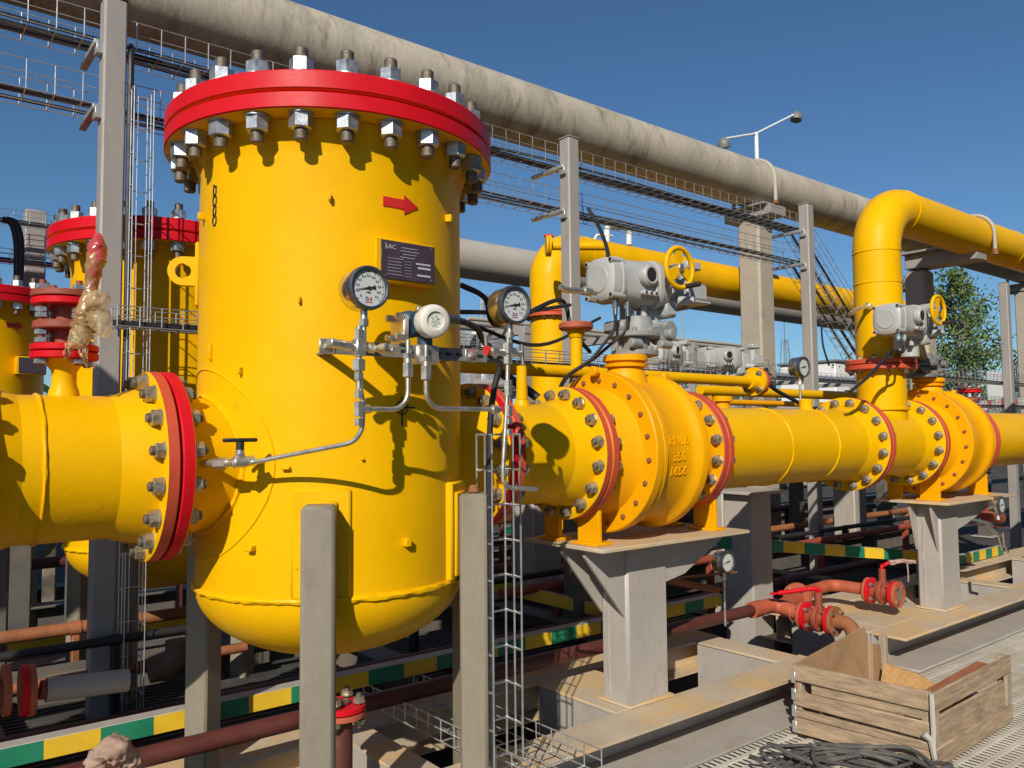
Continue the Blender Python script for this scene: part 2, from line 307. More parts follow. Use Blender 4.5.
# vessel studs: grip 2.115..2.203 relative
_st,_nu=bolt_mesh('stud',.245,.0175,.0310,.041,.072,.174)
ST_V=_st.mesh('stud',['stud']); NU_V=[m.mesh('nut',['zinc']) for m in _nu]
def oncyl(px,py,cx,cy,r):
    d=ray(px,py); a=d.x**2+d.y**2; b=-2*(d.x*cx+d.y*cy); c=cx*cx+cy*cy-r*r
    q=b*b-4*a*c
    t=(-b-math.sqrt(max(q,0)))/(2*a); p=EYE+d*t; return p, math.atan2(p.x-cx,-(p.y-cy))
def vd(phi): return V((math.sin(phi),-math.cos(phi),0))
XBJ=1.625
def vessel(cx,cy,dz,zb,label,detail,nb=24):
    t=thing('filter_vessel',(cx,cy,.26),label,'filter vessel','tall yellow filter vessels')
    A=V((cx,cy,0)); r=.391; zs=.885+ (zb-.69)
    pr=[(zs-.215*math.cos(a),r*math.sin(a)) for a in [PI/2*i/14 for i in range(15)]]
    pr[0]=(zs-.215,0)
    pr+=[(1.2,r),(1.6,r),(2.03+dz,r),(2.075+dz,r+.012),(2.114+dz,r+.03)]
    MB().lathe(pr,A,(0,0,1),96).build('shell','yellow',t,sharp=60)
    b=MB(); b.ring(A+V((0,0,zs)),(0,0,1),r+.001,.009,n=180,m=8,jit=.22); b.build('weld_bead','yellow',t)
    f=MB(); f.lathe([(0,r-.02),(0,.486),(.003,.49),(.040,.49),(.043,.486),(.043,.30)],A+V((0,0,2.115+dz)),(0,0,1),96,[0,1,1,1,0])
    f.lathe([(0,.38),(0,.455),(.006,.455),(.006,.38)],A+V((0,0,2.1585+dz)),(0,0,1),96,[2,2,2]); f.build('flange','yellow red orange'.split(),t)
    f=MB(); f.lathe([(0,0),(0,.486),(.003,.49),(.046,.49),(.050,.486),(.052,.30),(.052,0)],A+V((0,0,2.165+dz)),(0,0,1),96); f.build('cover','red',t)
    for i in range(nb):
        a=2*PI*(i+.56)/nb; p=A+vd(a)*.446+V((0,0,2.043+dz+rnd.uniform(-.004,.004)))
        s=inst('bolt',ST_V,t,p,Quaternion((0,0,1),rnd.uniform(0,6)))
        for k in (0,1): inst('nut',NU_V[k],s,p).location=(0,0,0)
    for ang in (R(-30),R(39),R(-144),R(80)):
        d=vd(ang); ta=V((-d.y,d.x,0)); rot=Matrix((ta,d*-1,V((0,0,1)))).transposed()
        ztop=1.135
        m=MB(); m.box(A+d*.452+V((0,0,(ztop+.0)/2+.0)),(.082,.082,ztop),rot,.008); l=m.build('leg','legpaint',t)
        m=MB(); m.box(A+d*.452+V((0,0,.012)),(.2,.2,.02),rot); m.build('base_plate','legpaint',l)
        m=MB(); big=ang==R(39); m.box(A+d*.386+V((0,0,1.03)),(.15,.034 if big else .020,.28),rot,.006)
        m.box(A+d*.404+V((0,0,1.02)),(.105 if big else .08,.014,.24),rot,.004)
        if ang==R(39): m.cyl(A+d*.445+V((0,0,1.136)),A+d*.445+V((0,0,1.158)),.017,.012,n=14,mi=1,ch=.003)
        m.build('leg_pad',['yellowb','rust'],t)
    # lifting lugs
    for sg in (-1,):
        a=R(-25.7-88) if sg<0 else R(-25.7+92); d=vd(a); tn=V((-d.y,d.x,0))
        z=1.797 if cy<3 else 1.74+dz; pts=[];ho=[]
        c=A+d*(r+.045)+V((0,0,z)); m=MB()
        N=22; outer=[c+(d*math.cos(g)+V((0,0,1))*math.sin(g))*.043 for g in [-PI/2+PI*i/N for i in range(N+1)]]
        outer=outer+[A+d*(r-.01)+V((0,0,z+.043*(1-k/7))) for k in range(15)]
        # plate with hole: quads ring between outline and hole
        n=len(outer); inner=[]
        for p in outer:
            q=(p-c); q=q.normalized()*.0225; inner.append(c+q)
        th=tn*.011; vs=[p-th for p in outer]+[p+th for p in outer]+[p-th for p in inner]+[p+th for p in inner]; fs=[]
        for i in range(n):
            j=(i+1)%n; fs+=[[i,j,n+j,n+i],[2*n+j,2*n+i,3*n+i,3*n+j],[j,i,2*n+i,2*n+j],[n+i,n+j,3*n+j,3*n+i]]
        m.add(vs,fs); rot=Matrix((tn,d,V((0,0,1)))).transposed()
        m.box(A+d*(r+.003)+V((0,0,z-.012)),(.075,.012,.19),rot,.004)
        m.build('lifting_lug','yellow',t)
    # nozzles along X with joint flanges
    for sg,xj in ((-1,cx-.515),(1,XBJ if cy<3 else cx+.61)):
        m=MB(); ax=V((sg,0,0)); L=abs(xj-cx)
        m.lathe([(.30,RP),(L-.10,RP),(L-.052,RP+.02),(L-.034,.205),(L-.034,.246),(L-.031,.25),(L-.006,.25),(L-.003,.247),(L-.003,.15)],A+V((0,0,ZP)),ax,64,[0,0,0,0,0,1,1,1])
        nz=m.build('nozzle','yellow red'.split(),t)
        m=MB()
        for rr,w in ((RP+.004,.009),(.262,.004)):
            m.tube([A+V((sg*math.sqrt(r*r-(rr*math.cos(g))**2),rr*math.cos(g),ZP+rr*math.sin(g))) for g in [2*PI*i/110 for i in range(110)]],w,6,closed=True,jit=.15)
        m.build('weld_bead','yellow',t)
    # name plate bracket (faces -Y) and flow arrow
    if detail: pl=aY(409,262,cy-.44); w,h=.166,.102
    else: pl=V((cx+(.166 if cy<6 else .27),cy-.44,1.742+dz*.5)); w,h=.152,.098
    m=MB(); m.box(pl+V((-.006,.052,0)),(w+.014,.09,h+.012),ch=.002); m.build('plate_bracket','yellowb',t)
    m=MB(); m.box(pl+V((0,.003,0)),(w,.004,h),ch=.001); np=m.build('name_plate','plate',t)
    if detail:
        text_mesh('EAC',.018,pl+V((-.055,.0005,.034)),(1,0,0),(0,0,1),.0004,'print',np)
        m=MB()
        def line(x,z,L,hh=.0016):
            xx=x
            while xx<x+L:
                q=rnd.uniform(.005,.016); q=min(q,x+L-xx); m.box(pl+V((xx+q/2,.0006,z)),(q*.88,.0012,hh),ch=.0001); xx+=q
        for k,(x,L) in enumerate(((-.022,.05),(-.026,.058),(-.018,.042),(-.028,.046))): line(x,.036-.0085*k,L)
        for k,L in enumerate((.05,.042,.045,.04,.043,.046)): line(-.065,.004-.0085*k,L,.0012)
        for k in range(6): line(-.012+rnd.uniform(-.002,.002),.0-.008*k,.022,.0009)
        m.box(pl+V((.045,.0004,-.002)),(.046,.001,.0045),ch=.0001); m.box(pl+V((.048,.0004,-.013)),(.04,.001,.0055),ch=.0001); m.box(pl+V((.047,.0004,-.033)),(.042,.001,.005),ch=.0001)
        m.build('engraved_print','print',np)
        m=MB()
        for sx in (-1,1):
            for sz in (-1,1): m.cyl(pl+V((sx*.07,.001,sz*.043)),pl+V((sx*.07,-.001,sz*.043)),.0025,n=10)
        m.build('rivet','steel',np)
    def oncurve(phi0,z0,pts,off=.0015):
        return [A+vd(phi0+s_/r)*(r+off)+V((0,0,z0+zz)) for s_,zz in pts]
    def decal(name,phi0,z0,polys,matn,off=.0015):
        m=MB()
        for poly in polys: 
            n=len(poly); m.prism(oncurve(phi0,z0,poly,off-.003),(vd(phi0)*.003))
        return m.build(name,matn,t)
    if detail:
        p,phi=oncyl(400,204,cx,cy,r)
        P0=p.z
    else: phi,P0=R(12 if cy<6 else 27),1.99+dz*.7
    decal('flow_arrow',phi,P0,[[(-.052,.013),(.012,.013),(.012,-.013),(-.052,-.013)],[(.012,.026),(.06,0),(.012,-.026)]],'arrowred',.004)
    if not detail: return t
    # chain mark, survey target
    p,phi=oncyl(215,206,cx,cy,r); m=MB()
    for k,z in enumerate((.042,.014,-.014,-.042)):
        if k%2==0 or True:
            q=oncurve(phi,p.z+z,[(.0095*math.cos(g)*(1 if k%2 else .8),.0135*math.sin(g)) for g in [2*PI*i/16 for i in range(16)]],.001); m.tube(q,.0022,5,closed=True)
            m.tube(oncurve(phi,p.z+z+.014,[(-.010,.004),(.010,-.004)],.001),.002,5)
    m.build('chain_stencil','black',t)
    p,phi=oncyl(402,407.5,cx,cy,r); m=MB(); z=p.z
    m.tube(oncurve(phi,z,[(.018*math.cos(g),.018*math.sin(g)) for g in [2*PI*i/24 for i in range(24)]],.001),.0022,5,closed=True)
    m.tube(oncurve(phi,z,[(.009*math.cos(g),.009*math.sin(g)) for g in [2*PI*i/16 for i in range(16)]],.001),.0016,5,closed=True)
    for a,b in (((-.046,0),(-.010,0)),((.010,0),(.042,0)),((0,.03),(0,.010)),((0,-.01),(0,-.05))): m.tube(oncurve(phi,z,[a,((a[0]+b[0])/2,(a[1]+b[1])/2),b],.001),.0024,5)
    m.build('target_stencil','black',t)
    # small studs for insulation
    for px,py,w,h,dp in ((330,198,.008,.02,.02),(446,219,.016,.022,.02),(205,217,.008,.02,.02),(242,371,.007,.02,.015),(287,468,.022,.009,.015),(253,548,.02,.014,.022),(405,542,.018,.022,.02),(362,459,.008,.008,.01),(297,568,.012,.006,.012),(405,345,.01,.02,.02),(212,352,.006,.045,.01),(300,300,.007,.018,.014)):
        p,phi=oncyl(px,py,cx,cy,r if py<600 else .3); d=vd(phi); tn=V((-d.y,d.x,0)); rot=Matrix((tn,-d,V((0,0,1)))).transposed()
        if py>600: continue
        m=MB(); m.box(p+d*dp/2,(w,dp,h),rot,.002); m.build('insulation_stud','yellowb',t)
    m=MB(); q=A+vd(R(-40))*.2+V((0,0,zb+.02)); m.cyl(q+V((0,0,.03)),q+V((0,0,-.03)),.012,n=12,ch=.002); m.build('drain_stub','yellowb',t)
    return t
V1=vessel(1.095,2.27,.02,.69,'tall yellow filter vessel in front with red bolted cover and dark name plate',True)
V2=vessel(1.06,4.07,.04,.62,'yellow filter vessel right behind the front one, red cover half hidden by the post',False)
V3=vessel(.48,6.25,.04,.62,'farthest yellow filter vessel, at the left edge behind the small stacked valve',False)
# ---------------------------------------------------------------- pipe line parts
def pb(g,name='bolt',sr=.012,nr=.021,nh=.022):
    L=g+2*nh+.022; st,nu=bolt_mesh(name,L,sr,nr,nh,nh+.011,nh+.011+g,10)
    m=MB(); m.v+=st.v; m.f+=st.f; m.m+=[1]*len(st.f)
    for q in nu: m.add(q.v,q.f,0)
    return m.mesh(name,['brass','stud']),L
PBOLT,PBL=pb(.067,nh=.024)
SBOLT,SBL=pb(.05,sr=.009,nr=.017,nh=.015)
TBOLT,TBL=pb(.03,sr=.006,nr=.011,nh=.010)
def ring_bolts(t,c,ax,rad,n,me,L,ph=.5):
    ax,u,v=frame(ax); q=V((0,0,1)).rotation_difference(ax)
    for i in range(n):
        g=2*PI*(i+ph)/n; p=V(c)+(u*math.cos(g)+v*math.sin(g))*rad-ax*(L/2+rnd.uniform(-.0035,.0035))
        inst('bolt',me,t,p,Quaternion(ax,rnd.uniform(0,3))@q)
def wn(L0,sg): # weld-neck flange profile ending at joint L0 (local t) growing with sign handled by caller
    return [(L0-.12,RP),(L0-.06,RP+.018),(L0-.034,.204),(L0-.034,.246),(L0-.031,.25),(L0-.006,.25),(L0-.003,.247),(L0-.003,.15)]
WM=[0,0,0,0,1,1,1]
def spool(x0,x1,label,fl='yellow',rim='primer',y=YP,welds=(),f0=True,f1=True):
    t=thing('pipe_spool',((x0+x1)/2,y,ZP-.2),label,'gas pipe')
    o=V((x0,y,ZP)); L=x1-x0; m=MB(); m.lathe([(.1 if f0 else 0,RP),(L*.35,RP),(L*.7,RP),(L-.1 if f1 else L,RP)],o,(1,0,0),64); 
    for w in welds: m.ring(V((w,y,ZP)),(1,0,0),RP+.0005,.005,n=64,m=6,jit=.2)
    m.build('pipe','yellow',t,sharp=60)
    if f0: MB().lathe(wn(L,1),V((x1,y,ZP)),(-1,0,0),64,WM).build('flange',[fl,rim],t)
    if f1: MB().lathe(wn(L,1),o,(1,0,0),64,WM).build('flange',[fl,rim],t)
    return t
XA,XB=.58,1.625; XC,XD=2.057,2.732; XE=4.10; XF,XG=4.73,5.427
# off-frame valve at left end joins spool
def gasket(t,x,y=YP): MB().lathe([(0,.15),(0,.225),(.006,.225),(.006,.15)],V((x-.003,y,ZP)),(1,0,0),48).build('gasket','black',t)
S0=spool(.135,XA,'yellow pipe on the left of the front vessel, carrying the small stacked valve',welds=(.30,))
# fix flange ends: wn() is built from each joint backwards
ring_bolts(S0,(XA,YP,ZP),(1,0,0),.221,16,PBOLT,PBL); ring_bolts(S0,(.135,YP,ZP),(1,0,0),.221,16,PBOLT,PBL); gasket(S0,XA)
S1=spool(XB,XC,'short yellow pipe spool between the front filter vessel and the nearer ball valve',welds=())
ring_bolts(S1,(XB,YP,ZP),(1,0,0),.221,16,PBOLT,PBL); gasket(S1,XB)
S2=spool(XD,XE,'long yellow pipe spool between the two ball valves with two weld rings',welds=(3.30,3.70))
# tee with riser
XR=4.49; RR=.129
T=thing('riser_pipe',(XR,YP,ZP-.2),'yellow tee with tall vertical pipe bending right above the farther ball valve','gas pipe')
m=MB(); m.lathe([(.1,RP),(XF-XE-.1,RP)],(XE,YP,ZP),(1,0,0),64); m.build('tee_body','yellow',T)
MB().lathe(wn(0,1),V((XE,YP,ZP)),(-1,0,0),64,WM).build('flange',['yellow','primer'],T); MB().lathe(wn(0,1),V((XF,YP,ZP)),(1,0,0),64,WM).build('flange',['yellow','primer'],T)
m=MB(); m.cyl((XR,YP,ZP+.1),(XR,YP,1.645),RR+.002,n=48); m.ring((XR,YP,ZP+.19),(0,0,1),RR+.01,.008,n=48,m=6); m.build('branch','yellow',T)
m=MB()
for z,mi in ((1.645,0),(1.676,0)): m.lathe([(0,.1),(0,.187),(.003,.19),(.024,.19),(.027,.187),(.027,.1)],(XR,YP,z),(0,0,1),48)
m.build('riser_flange','primer',T)
ring_bolts(T,(XR,YP,1.674),(0,0,1),.163,12,SBOLT,SBL)
ZT=2.612
m=MB(); m.tube([(XR,YP,1.70),(XR,YP,2.0),(XR,YP,ZT),(13,YP,ZT)],RR,48,rb=.29,k=18)
for p,a in (((XR,YP,ZT-.29),(0,0,1)),((XR+.29,YP,ZT),(1,0,0)),((XR+1.9,YP,ZT),(1,0,0)),((XR,YP,2.14),(0,0,1))): m.ring(p,a,RR+.0005,.004,n=48,m=6)
m.build('riser','yellow',T,sharp=60)
ring_bolts(T,(XE,YP,ZP),(1,0,0),.221,16,PBOLT,PBL); ring_bolts(T,(XF,YP,ZP),(1,0,0),.221,16,PBOLT,PBL)
S3=spool(XG,14,'yellow pipe continuing to the right beyond the farther ball valve',f1=False) if False else None
t=thing('pipe_spool',(XG+1,YP,ZP-.2),'yellow pipe running out of the picture to the right beyond the farther ball valve','gas pipe')
MB().lathe([(.1,RP),(1,RP),(8,RP)],(XG,YP,ZP),(1,0,0),64).build('pipe','yellow',t); MB().lathe(wn(0,1),V((XG,YP,ZP)),(-1,0,0),64,WM).build('flange',['orange','primer'],t)
ring_bolts(t,(XG,YP,ZP),(1,0,0),.221,16,PBOLT,PBL)
# ---------------------------------------------------------------- ball valves
CS=MB(); CS.hexn((0,0,0),(0,0,.011),.0095); CS.cyl((0,0,-.002),(0,0,.0015),.012,n=12); CAPS=CS.mesh('screw',['rust'])
def valve(x0,x1,label,feet,y=YP,marks=True):
    t=thing('ball_valve',((x0+x1)/2,y,.875),label,'ball valve','yellow ball valves'); o=V((x0,y,ZP)); L=x1-x0; s=L/.67
    def f(pts): return [(a*s,b) for a,b in pts]
    fm=[0,0,1,1,0,0]
    m=MB(); m.lathe(f([(.003,.15),(.003,.247),(.006,.25),(.031,.25),(.034,.246),(.034,.2)]),o,(1,0,0),64,[0,1,1,1,0]); m.build('flange',['orange','primer'],t)
    m=MB(); m.lathe(f([(L/s-.034,.2),(L/s-.034,.246),(L/s-.031,.25),(L/s-.006,.25),(L/s-.003,.247),(L/s-.003,.15)]),o,(1,0,0),64,[0,1,1,1,0]); m.build('flange',['orange','primer'],t)
    m=MB(); m.lathe(f([(.03,.205),(.055,.2),(.075,.205),(.115,.232),(.152,.243),(.156,.246),(.158,.311),(.162,.315),(.196,.315),(.200,.312),(.203,.306),(.206,.305),(.209,.309),(.225,.309),(.229,.296),(.25,.286),(.32,.285),(.375,.286),(.392,.291),(.408,.301),(.418,.311),(.424,.314),(.458,.314),(.463,.309),(.466,.25),(.49,.228),(.53,.208),(.60,.2),(.645,.205)]),o,(1,0,0),96); m.build('body','orange',t,sharp=30)
    q=V((0,0,1)).rotation_difference(V((-1,0,0)))
    for i in range(20):
        g=2*PI*(i+.3)/20; inst('screw',CAPS,t,o+V((.159*s,math.cos(g)*.28,math.sin(g)*.28)),q)
    xc=x0+.33*s
    m=MB(); m.lathe([(.2,.11),(.30,.085),(.338,.07),(.34,.088),(.352,.09),(.354,.078),(.362,.078),(.364,.092),(.385,.092),(.388,.088),(.388,0)],(xc,y,ZP),(0,0,1),40); m.build('stem_neck','orange',t)
    m=MB(); m.cyl((x0+.12*s,y-.02,ZP+.315),(x0+.145*s,y-.02,ZP+.315),.02,n=16,ch=.003); m.build('plug','orange',t); m=MB(); m.cyl((xc+.13,y-.09,ZP+.29),(xc+.13,y-.09,ZP+.315),.016,n=14,ch=.003); m.build('plug','orange',t)
    for fx in feet:
        m=MB(); m.box((fx,y-.085,.98),(.018,.115,.21),ch=.003); m.box((fx,y+.12,.98),(.018,.09,.19),ch=.003); m.box((fx+.03,y-.085,.95),(.05,.02,.14),ch=.003); m.box((fx+.01,y-.085,.897),(.09,.135,.012),ch=.003); m.box((fx+.01,y+.12,.897),(.09,.11,.012),ch=.003)
        m.build('foot','orange',t)
    # raised casting marks on the barrel, read from the camera side
    c=V((x0+.315*s,y,ZP)); rr=.285
    for k,(s_,zz) in enumerate((('PN16',0.062),('350',0),('1656',-.055)) if marks else ()):
        ph=R(-4)+zz/rr; n=V((0,-math.cos(ph),math.sin(ph))); up=V((0,math.sin(ph),math.cos(ph)))
        text_mesh(s_,.050,c+n*(rr-.001),(1,0,0),up,.005,'orange',t)
    return t
VA=valve(XC,XD,'nearer yellow ball valve with raised casting numbers, beside the front vessel',(XC+.035,XD+.04))
VB=valve(XF,XG,'farther yellow ball valve to the right of the tall riser pipe',(XF+.12,XG+.08),marks=False)
# inlet riser outside the left edge
ti=thing('riser_pipe',(-.83,YP,ZP-.2),'yellow inlet riser pipe just outside the left edge of the picture','gas pipe')
m=MB(); m.lathe([(0,RP),(4,RP),(6.03,RP)],(-6,YP,ZP),(1,0,0),48); m.build('pipe','yellow',ti); MB().lathe(wn(0,1),V((.135,YP,ZP)),(1,0,0),64,WM).build('flange',['yellow','primer'],ti); m=MB(); m.tube([(-.83,YP,ZP),(-.83,YP,2.75),(-6,YP,2.75)],.14,32,rb=.3,k=12); m.build('riser','yellow',ti)
for tt,xx in ((VA,XC),(VA,XD)): ring_bolts(tt,(xx,YP,ZP),(1,0,0),.221,16,PBOLT,PBL)
# ---------------------------------------------------------------- actuators
def actuator(loc,label,s=1.0,group='grey electric valve actuators',off=(0,0,0),gm='castgrey'):
    """origin at top of stem neck; housing axis along X, wheel faces -Y"""
    o=V(loc); t=thing('valve_actuator',loc,label,'valve actuator',group)
    P=lambda x,y,z: o+V((x,y,z))*s
    def bx(m,c,d,ch=.004,rot=None,mi=0): m.box(o+V(c)*s,V(d)*s,rot,ch*s,mi)
    m=MB(); m.cyl(P(0,0,0),P(0,0,.022),.098*s,n=32,ch=.003); m.cyl(P(0,0,.022),P(0,0,.10),.062*s,.07*s,n=28); m.cyl(P(0,0,.075),P(0,0,.098),.105*s,n=32,ch=.004)
    for i in range(8):
        g=2*PI*i/8; m.hexn(P(.085*math.cos(g),.085*math.sin(g),.022),P(.085*math.cos(g),.085*math.sin(g),.036),.011*s); m.hexn(P(.09*math.cos(g),.09*math.sin(g),.098),P(.09*math.cos(g),.09*math.sin(g),.112),.010*s)
    m.cyl(P(0,-.02,.098),P(0,-.02,.16),.075*s,.055*s,n=24); bx(m,(.06,-.045,.10),(.11,.09,.06),.012); bx(m,(-.06,.03,.12),(.08,.12,.05),.012)
    m.cyl(P(.10,-.09,.09),P(.10,-.02,.09),.04*s,n=20,ch=.006); m.cyl(P(.10,-.125,.09),P(.10,-.09,.09),.022*s,n=14,ch=.004); m.cyl(P(.15,-.07,.11),P(.15,.02,.11),.045*s,n=20,ch=.005)
    m.cyl(P(-.10,-.07,.045),P(-.04,-.07,.045),.019*s,n=14,ch=.004); m.cyl(P(.04,-.10,.045),P(.11,-.10,.045),.017*s,n=14,ch=.004)
    m.build('gearbox',gm,t)
    z=.30; P0=P; b0=bx; of=V(off)
    P=lambda x,y,z: P0(x+of.x,y+of.y,z+of.z)
    def bx(m,c,d,ch=.004,rot=None,mi=0): b0(m,V(c)+of,d,ch,rot,mi)
    if of.length>0:
        m=MB(); m.tube([P(.10,.0,.24),P(.22,.02,.20),P0(-.02,-.03,.12)],.028*s,14,rb=.05); m.build('extension_shaft',gm,t)
    m=MB(); m.cyl(P(.11,.02,.10),P(.11,.02,.24),.052*s,.05*s,n=24,mi=0); m.cyl(P(.03,-.03,.16),P(.03,-.03,.235),.014*s,n=12); m.cyl(P(-.02,.02,.13),P(-.02,.02,.24),.03*s,n=16)
    m.build('drive_column','actgrey',t)
    # housing: rounded lathe-like barrel along X with square-ish section
    m=MB(); secs=[(-.205,.058),(-.20,.072),(-.193,.082),(-.15,.086),(-.148,.09),(-.135,.09),(-.132,.082),(-.05,.086),(.0,.09),(.06,.09),(.062,.098),(.085,.098),(.087,.09),(.14,.086),(.16,.072),(.165,.05)]
    n=28; vs=[];fs=[]
    for k,(x,r) in enumerate(secs):
        for i in range(n):
            g=2*PI*i/n; c_,s_=math.cos(g),math.sin(g); e=2/3.2
            vs.append(P(x,math.copysign(abs(c_)**e,c_)*r,z+math.copysign(abs(s_)**e,s_)*r*1.05))
    for k in range(len(secs)-1):
        for i in range(n): j=(i+1)%n; fs.append([k*n+i,k*n+j,(k+1)*n+j,(k+1)*n+i])
    fs+= [list(range(n))[::-1],list(range((len(secs)-1)*n,len(secs)*n))]; m.add(vs,fs)
    m.cyl(P(-.209,0,z),P(-.200,0,z),.056*s,n=28,ch=.002)
    for sy in (-1,1):
        for sz in (-1,1):
            m.cyl(P(-.202,sy*.068,z+sz*.07),P(-.13,sy*.068,z+sz*.07),.012*s,n=12); m.cyl(P(-.206,sy*.068,z+sz*.07),P(-.202,sy*.068,z+sz*.07),.007*s,n=10,mi=1)
    m.build('housing',['actgrey','black'],t,sharp=32)
    m=MB(); m.cyl(P(-.02,-.085,z+.02),P(-.02,-.118,z+.02),.044*s,n=26,ch=.006); m.cyl(P(-.02,-.119,z+.02),P(-.02,-.121,z+.02),.029*s,n=22,mi=1); m.ring(P(-.02,-.118,z+.02),(0,1,0),.033*s,.006*s,n=26,m=6)
    for q in (-.03,.0,.03): m.cyl(P(q-.015,-.088,z-.052),P(q-.015,-.112,z-.052),.011*s,n=12,ch=.002); m.cyl(P(q-.015,-.113,z-.052),P(q-.015,-.116,z-.052),.005*s,n=8,mi=1)
    bx(m,(.035,-.09,z-.04),(.02,.03,.045)); m.build('control_window',['actgrey','black'],t)
    m=MB(); bx(m,(.21,.0,z-.02),(.09,.13,.12),.01); bx(m,(.215,.0,z+.055),(.035,.05,.05),.006); bx(m,(.215,.0,z+.085),(.07,.08,.018),.004); bx(m,(.265,0,z-.02),(.012,.15,.14),.004); m.cyl(P(.19,-.07,z-.06),P(.25,-.11,z-.06),.02*s,n=14,ch=.004); bx(m,(.16,-.02,z-.09),(.08,.1,.08),.012); bx(m,(.36,.0,z+.0),(.13,.10,.075),.008); bx(m,(.36,0,z-.045),(.15,.12,.012),.003); m.cyl(P(.34,0,z+.03),P(.34,0,z+.10),.032*s,n=18); bx(m,(.345,0,z+.115),(.10,.09,.035),.006); bx(m,(.29,0,z+.0),(.06,.05,.05),.006); m.build('motor_cover','actgrey',t)
    # handwheel facing -Y
    w=thing('handwheel',P(.116,-.15,z+.06),None,None); w.parent=t; w.location=(V((.116,-.15,z+.06))+of)*s
    c=P(.116,-.15,z+.06)
    m=MB(); m.ring(c,(0,1,0),.082*s,.0105*s,n=44,m=10); m.build('rim','yellowb',w)
    for k in range(3):
        g=R(95+120*k); u=V((math.cos(g),0,math.sin(g))); v=V((-math.sin(g),0,math.cos(g)))
        m=MB(); m.prism([c+u*.012*s+v*.016*s+V((0,-.004,0)),c+u*.078*s+v*.026*s+V((0,-.004,0)),c+u*.078*s-v*.026*s+V((0,-.004,0)),c+u*.012*s-v*.016*s+V((0,-.004,0))],(0,.008*s,0)); m.build('spoke','yellowb',w)
    m=MB(); m.cyl(c+V((0,.05,0))*s,c+V((0,-.014,0))*s,.017*s,n=16,ch=.003); m.build('hub','steel',w)
    m=MB(); g=R(-65); q=c+V((math.cos(g)*.082,0,math.sin(g)*.082))*s; m.cyl(q,q+V((0,-.075,0))*s,.011*s,n=14,ch=.003); m.build('crank_knob','black',w)
    for k in (-1,1):
        m=MB(); p=P(-.12+.035*k,-.045,z-.085); m.hexn(p,p+V((0,0,-.03))*s,.015*s); m.cyl(p,p+V((0,0,-.06))*s,.010*s,n=12); m.build('cable_gland','chrome',t)
    return t
A1=actuator((2.445,YP,1.62),'grey electric actuator with yellow handwheel on the nearer ball valve')
A2=actuator((XF+.245,YP,1.62),'grey electric actuator with yellow handwheel on the farther ball valve beside the riser',s=.92,off=(-.72,-.24,-.01),gm='darkgrey')
def gland_cables(a,label,pts):
    o=a.location; m=MB(); q0=(V((-.72,-.24,-.01))*.92 if a is A2 else V())
    for k in (-1,1):
        st=o+q0+V((-.12+.035*k,-.045,.30-.14)); m.tube([st,st+V((0,0,-.06))]+[V(p)+V((.012*k,.01*k,0)) for p in pts],.0065,8,rb=.12)
    return solo(m,'cable','black',o,label,'cable')
gland_cables(A1,'twin black cables dropping from the nearer actuator down behind the ball valve',[A1.location+V((-.22,.02,-.02)),A1.location+V((-.30,.10,-.09)),A1.location+V((-.32,.4,-.6))])
gland_cables(A2,'twin black cables looping down from the farther actuator past the riser flange',[aY(890,350,2.02),aY(882,362,2.02),aY(868,377,2.03),aY(850,392,2.06)])
for a,pts in ((A1,((585,291),(566,290),(560,287))),(A2,((868,306),(855,310),(850,314)))):
    m=MB(); P=[aY(px,py,YP-.02) for px,py in pts]; m.tube([P[0]+V((.06,0,0))]+P,.012,10,rb=.03); m.hexn(P[0]+V((-.01,0,-.0)),P[0]+V((.03,0,0)),.019)
    solo(m,'cable_gland','steel',P[0],'steel cable gland with stiff conduit on the end of the %s actuator'%('nearer' if a is A1 else 'farther'),'cable gland')
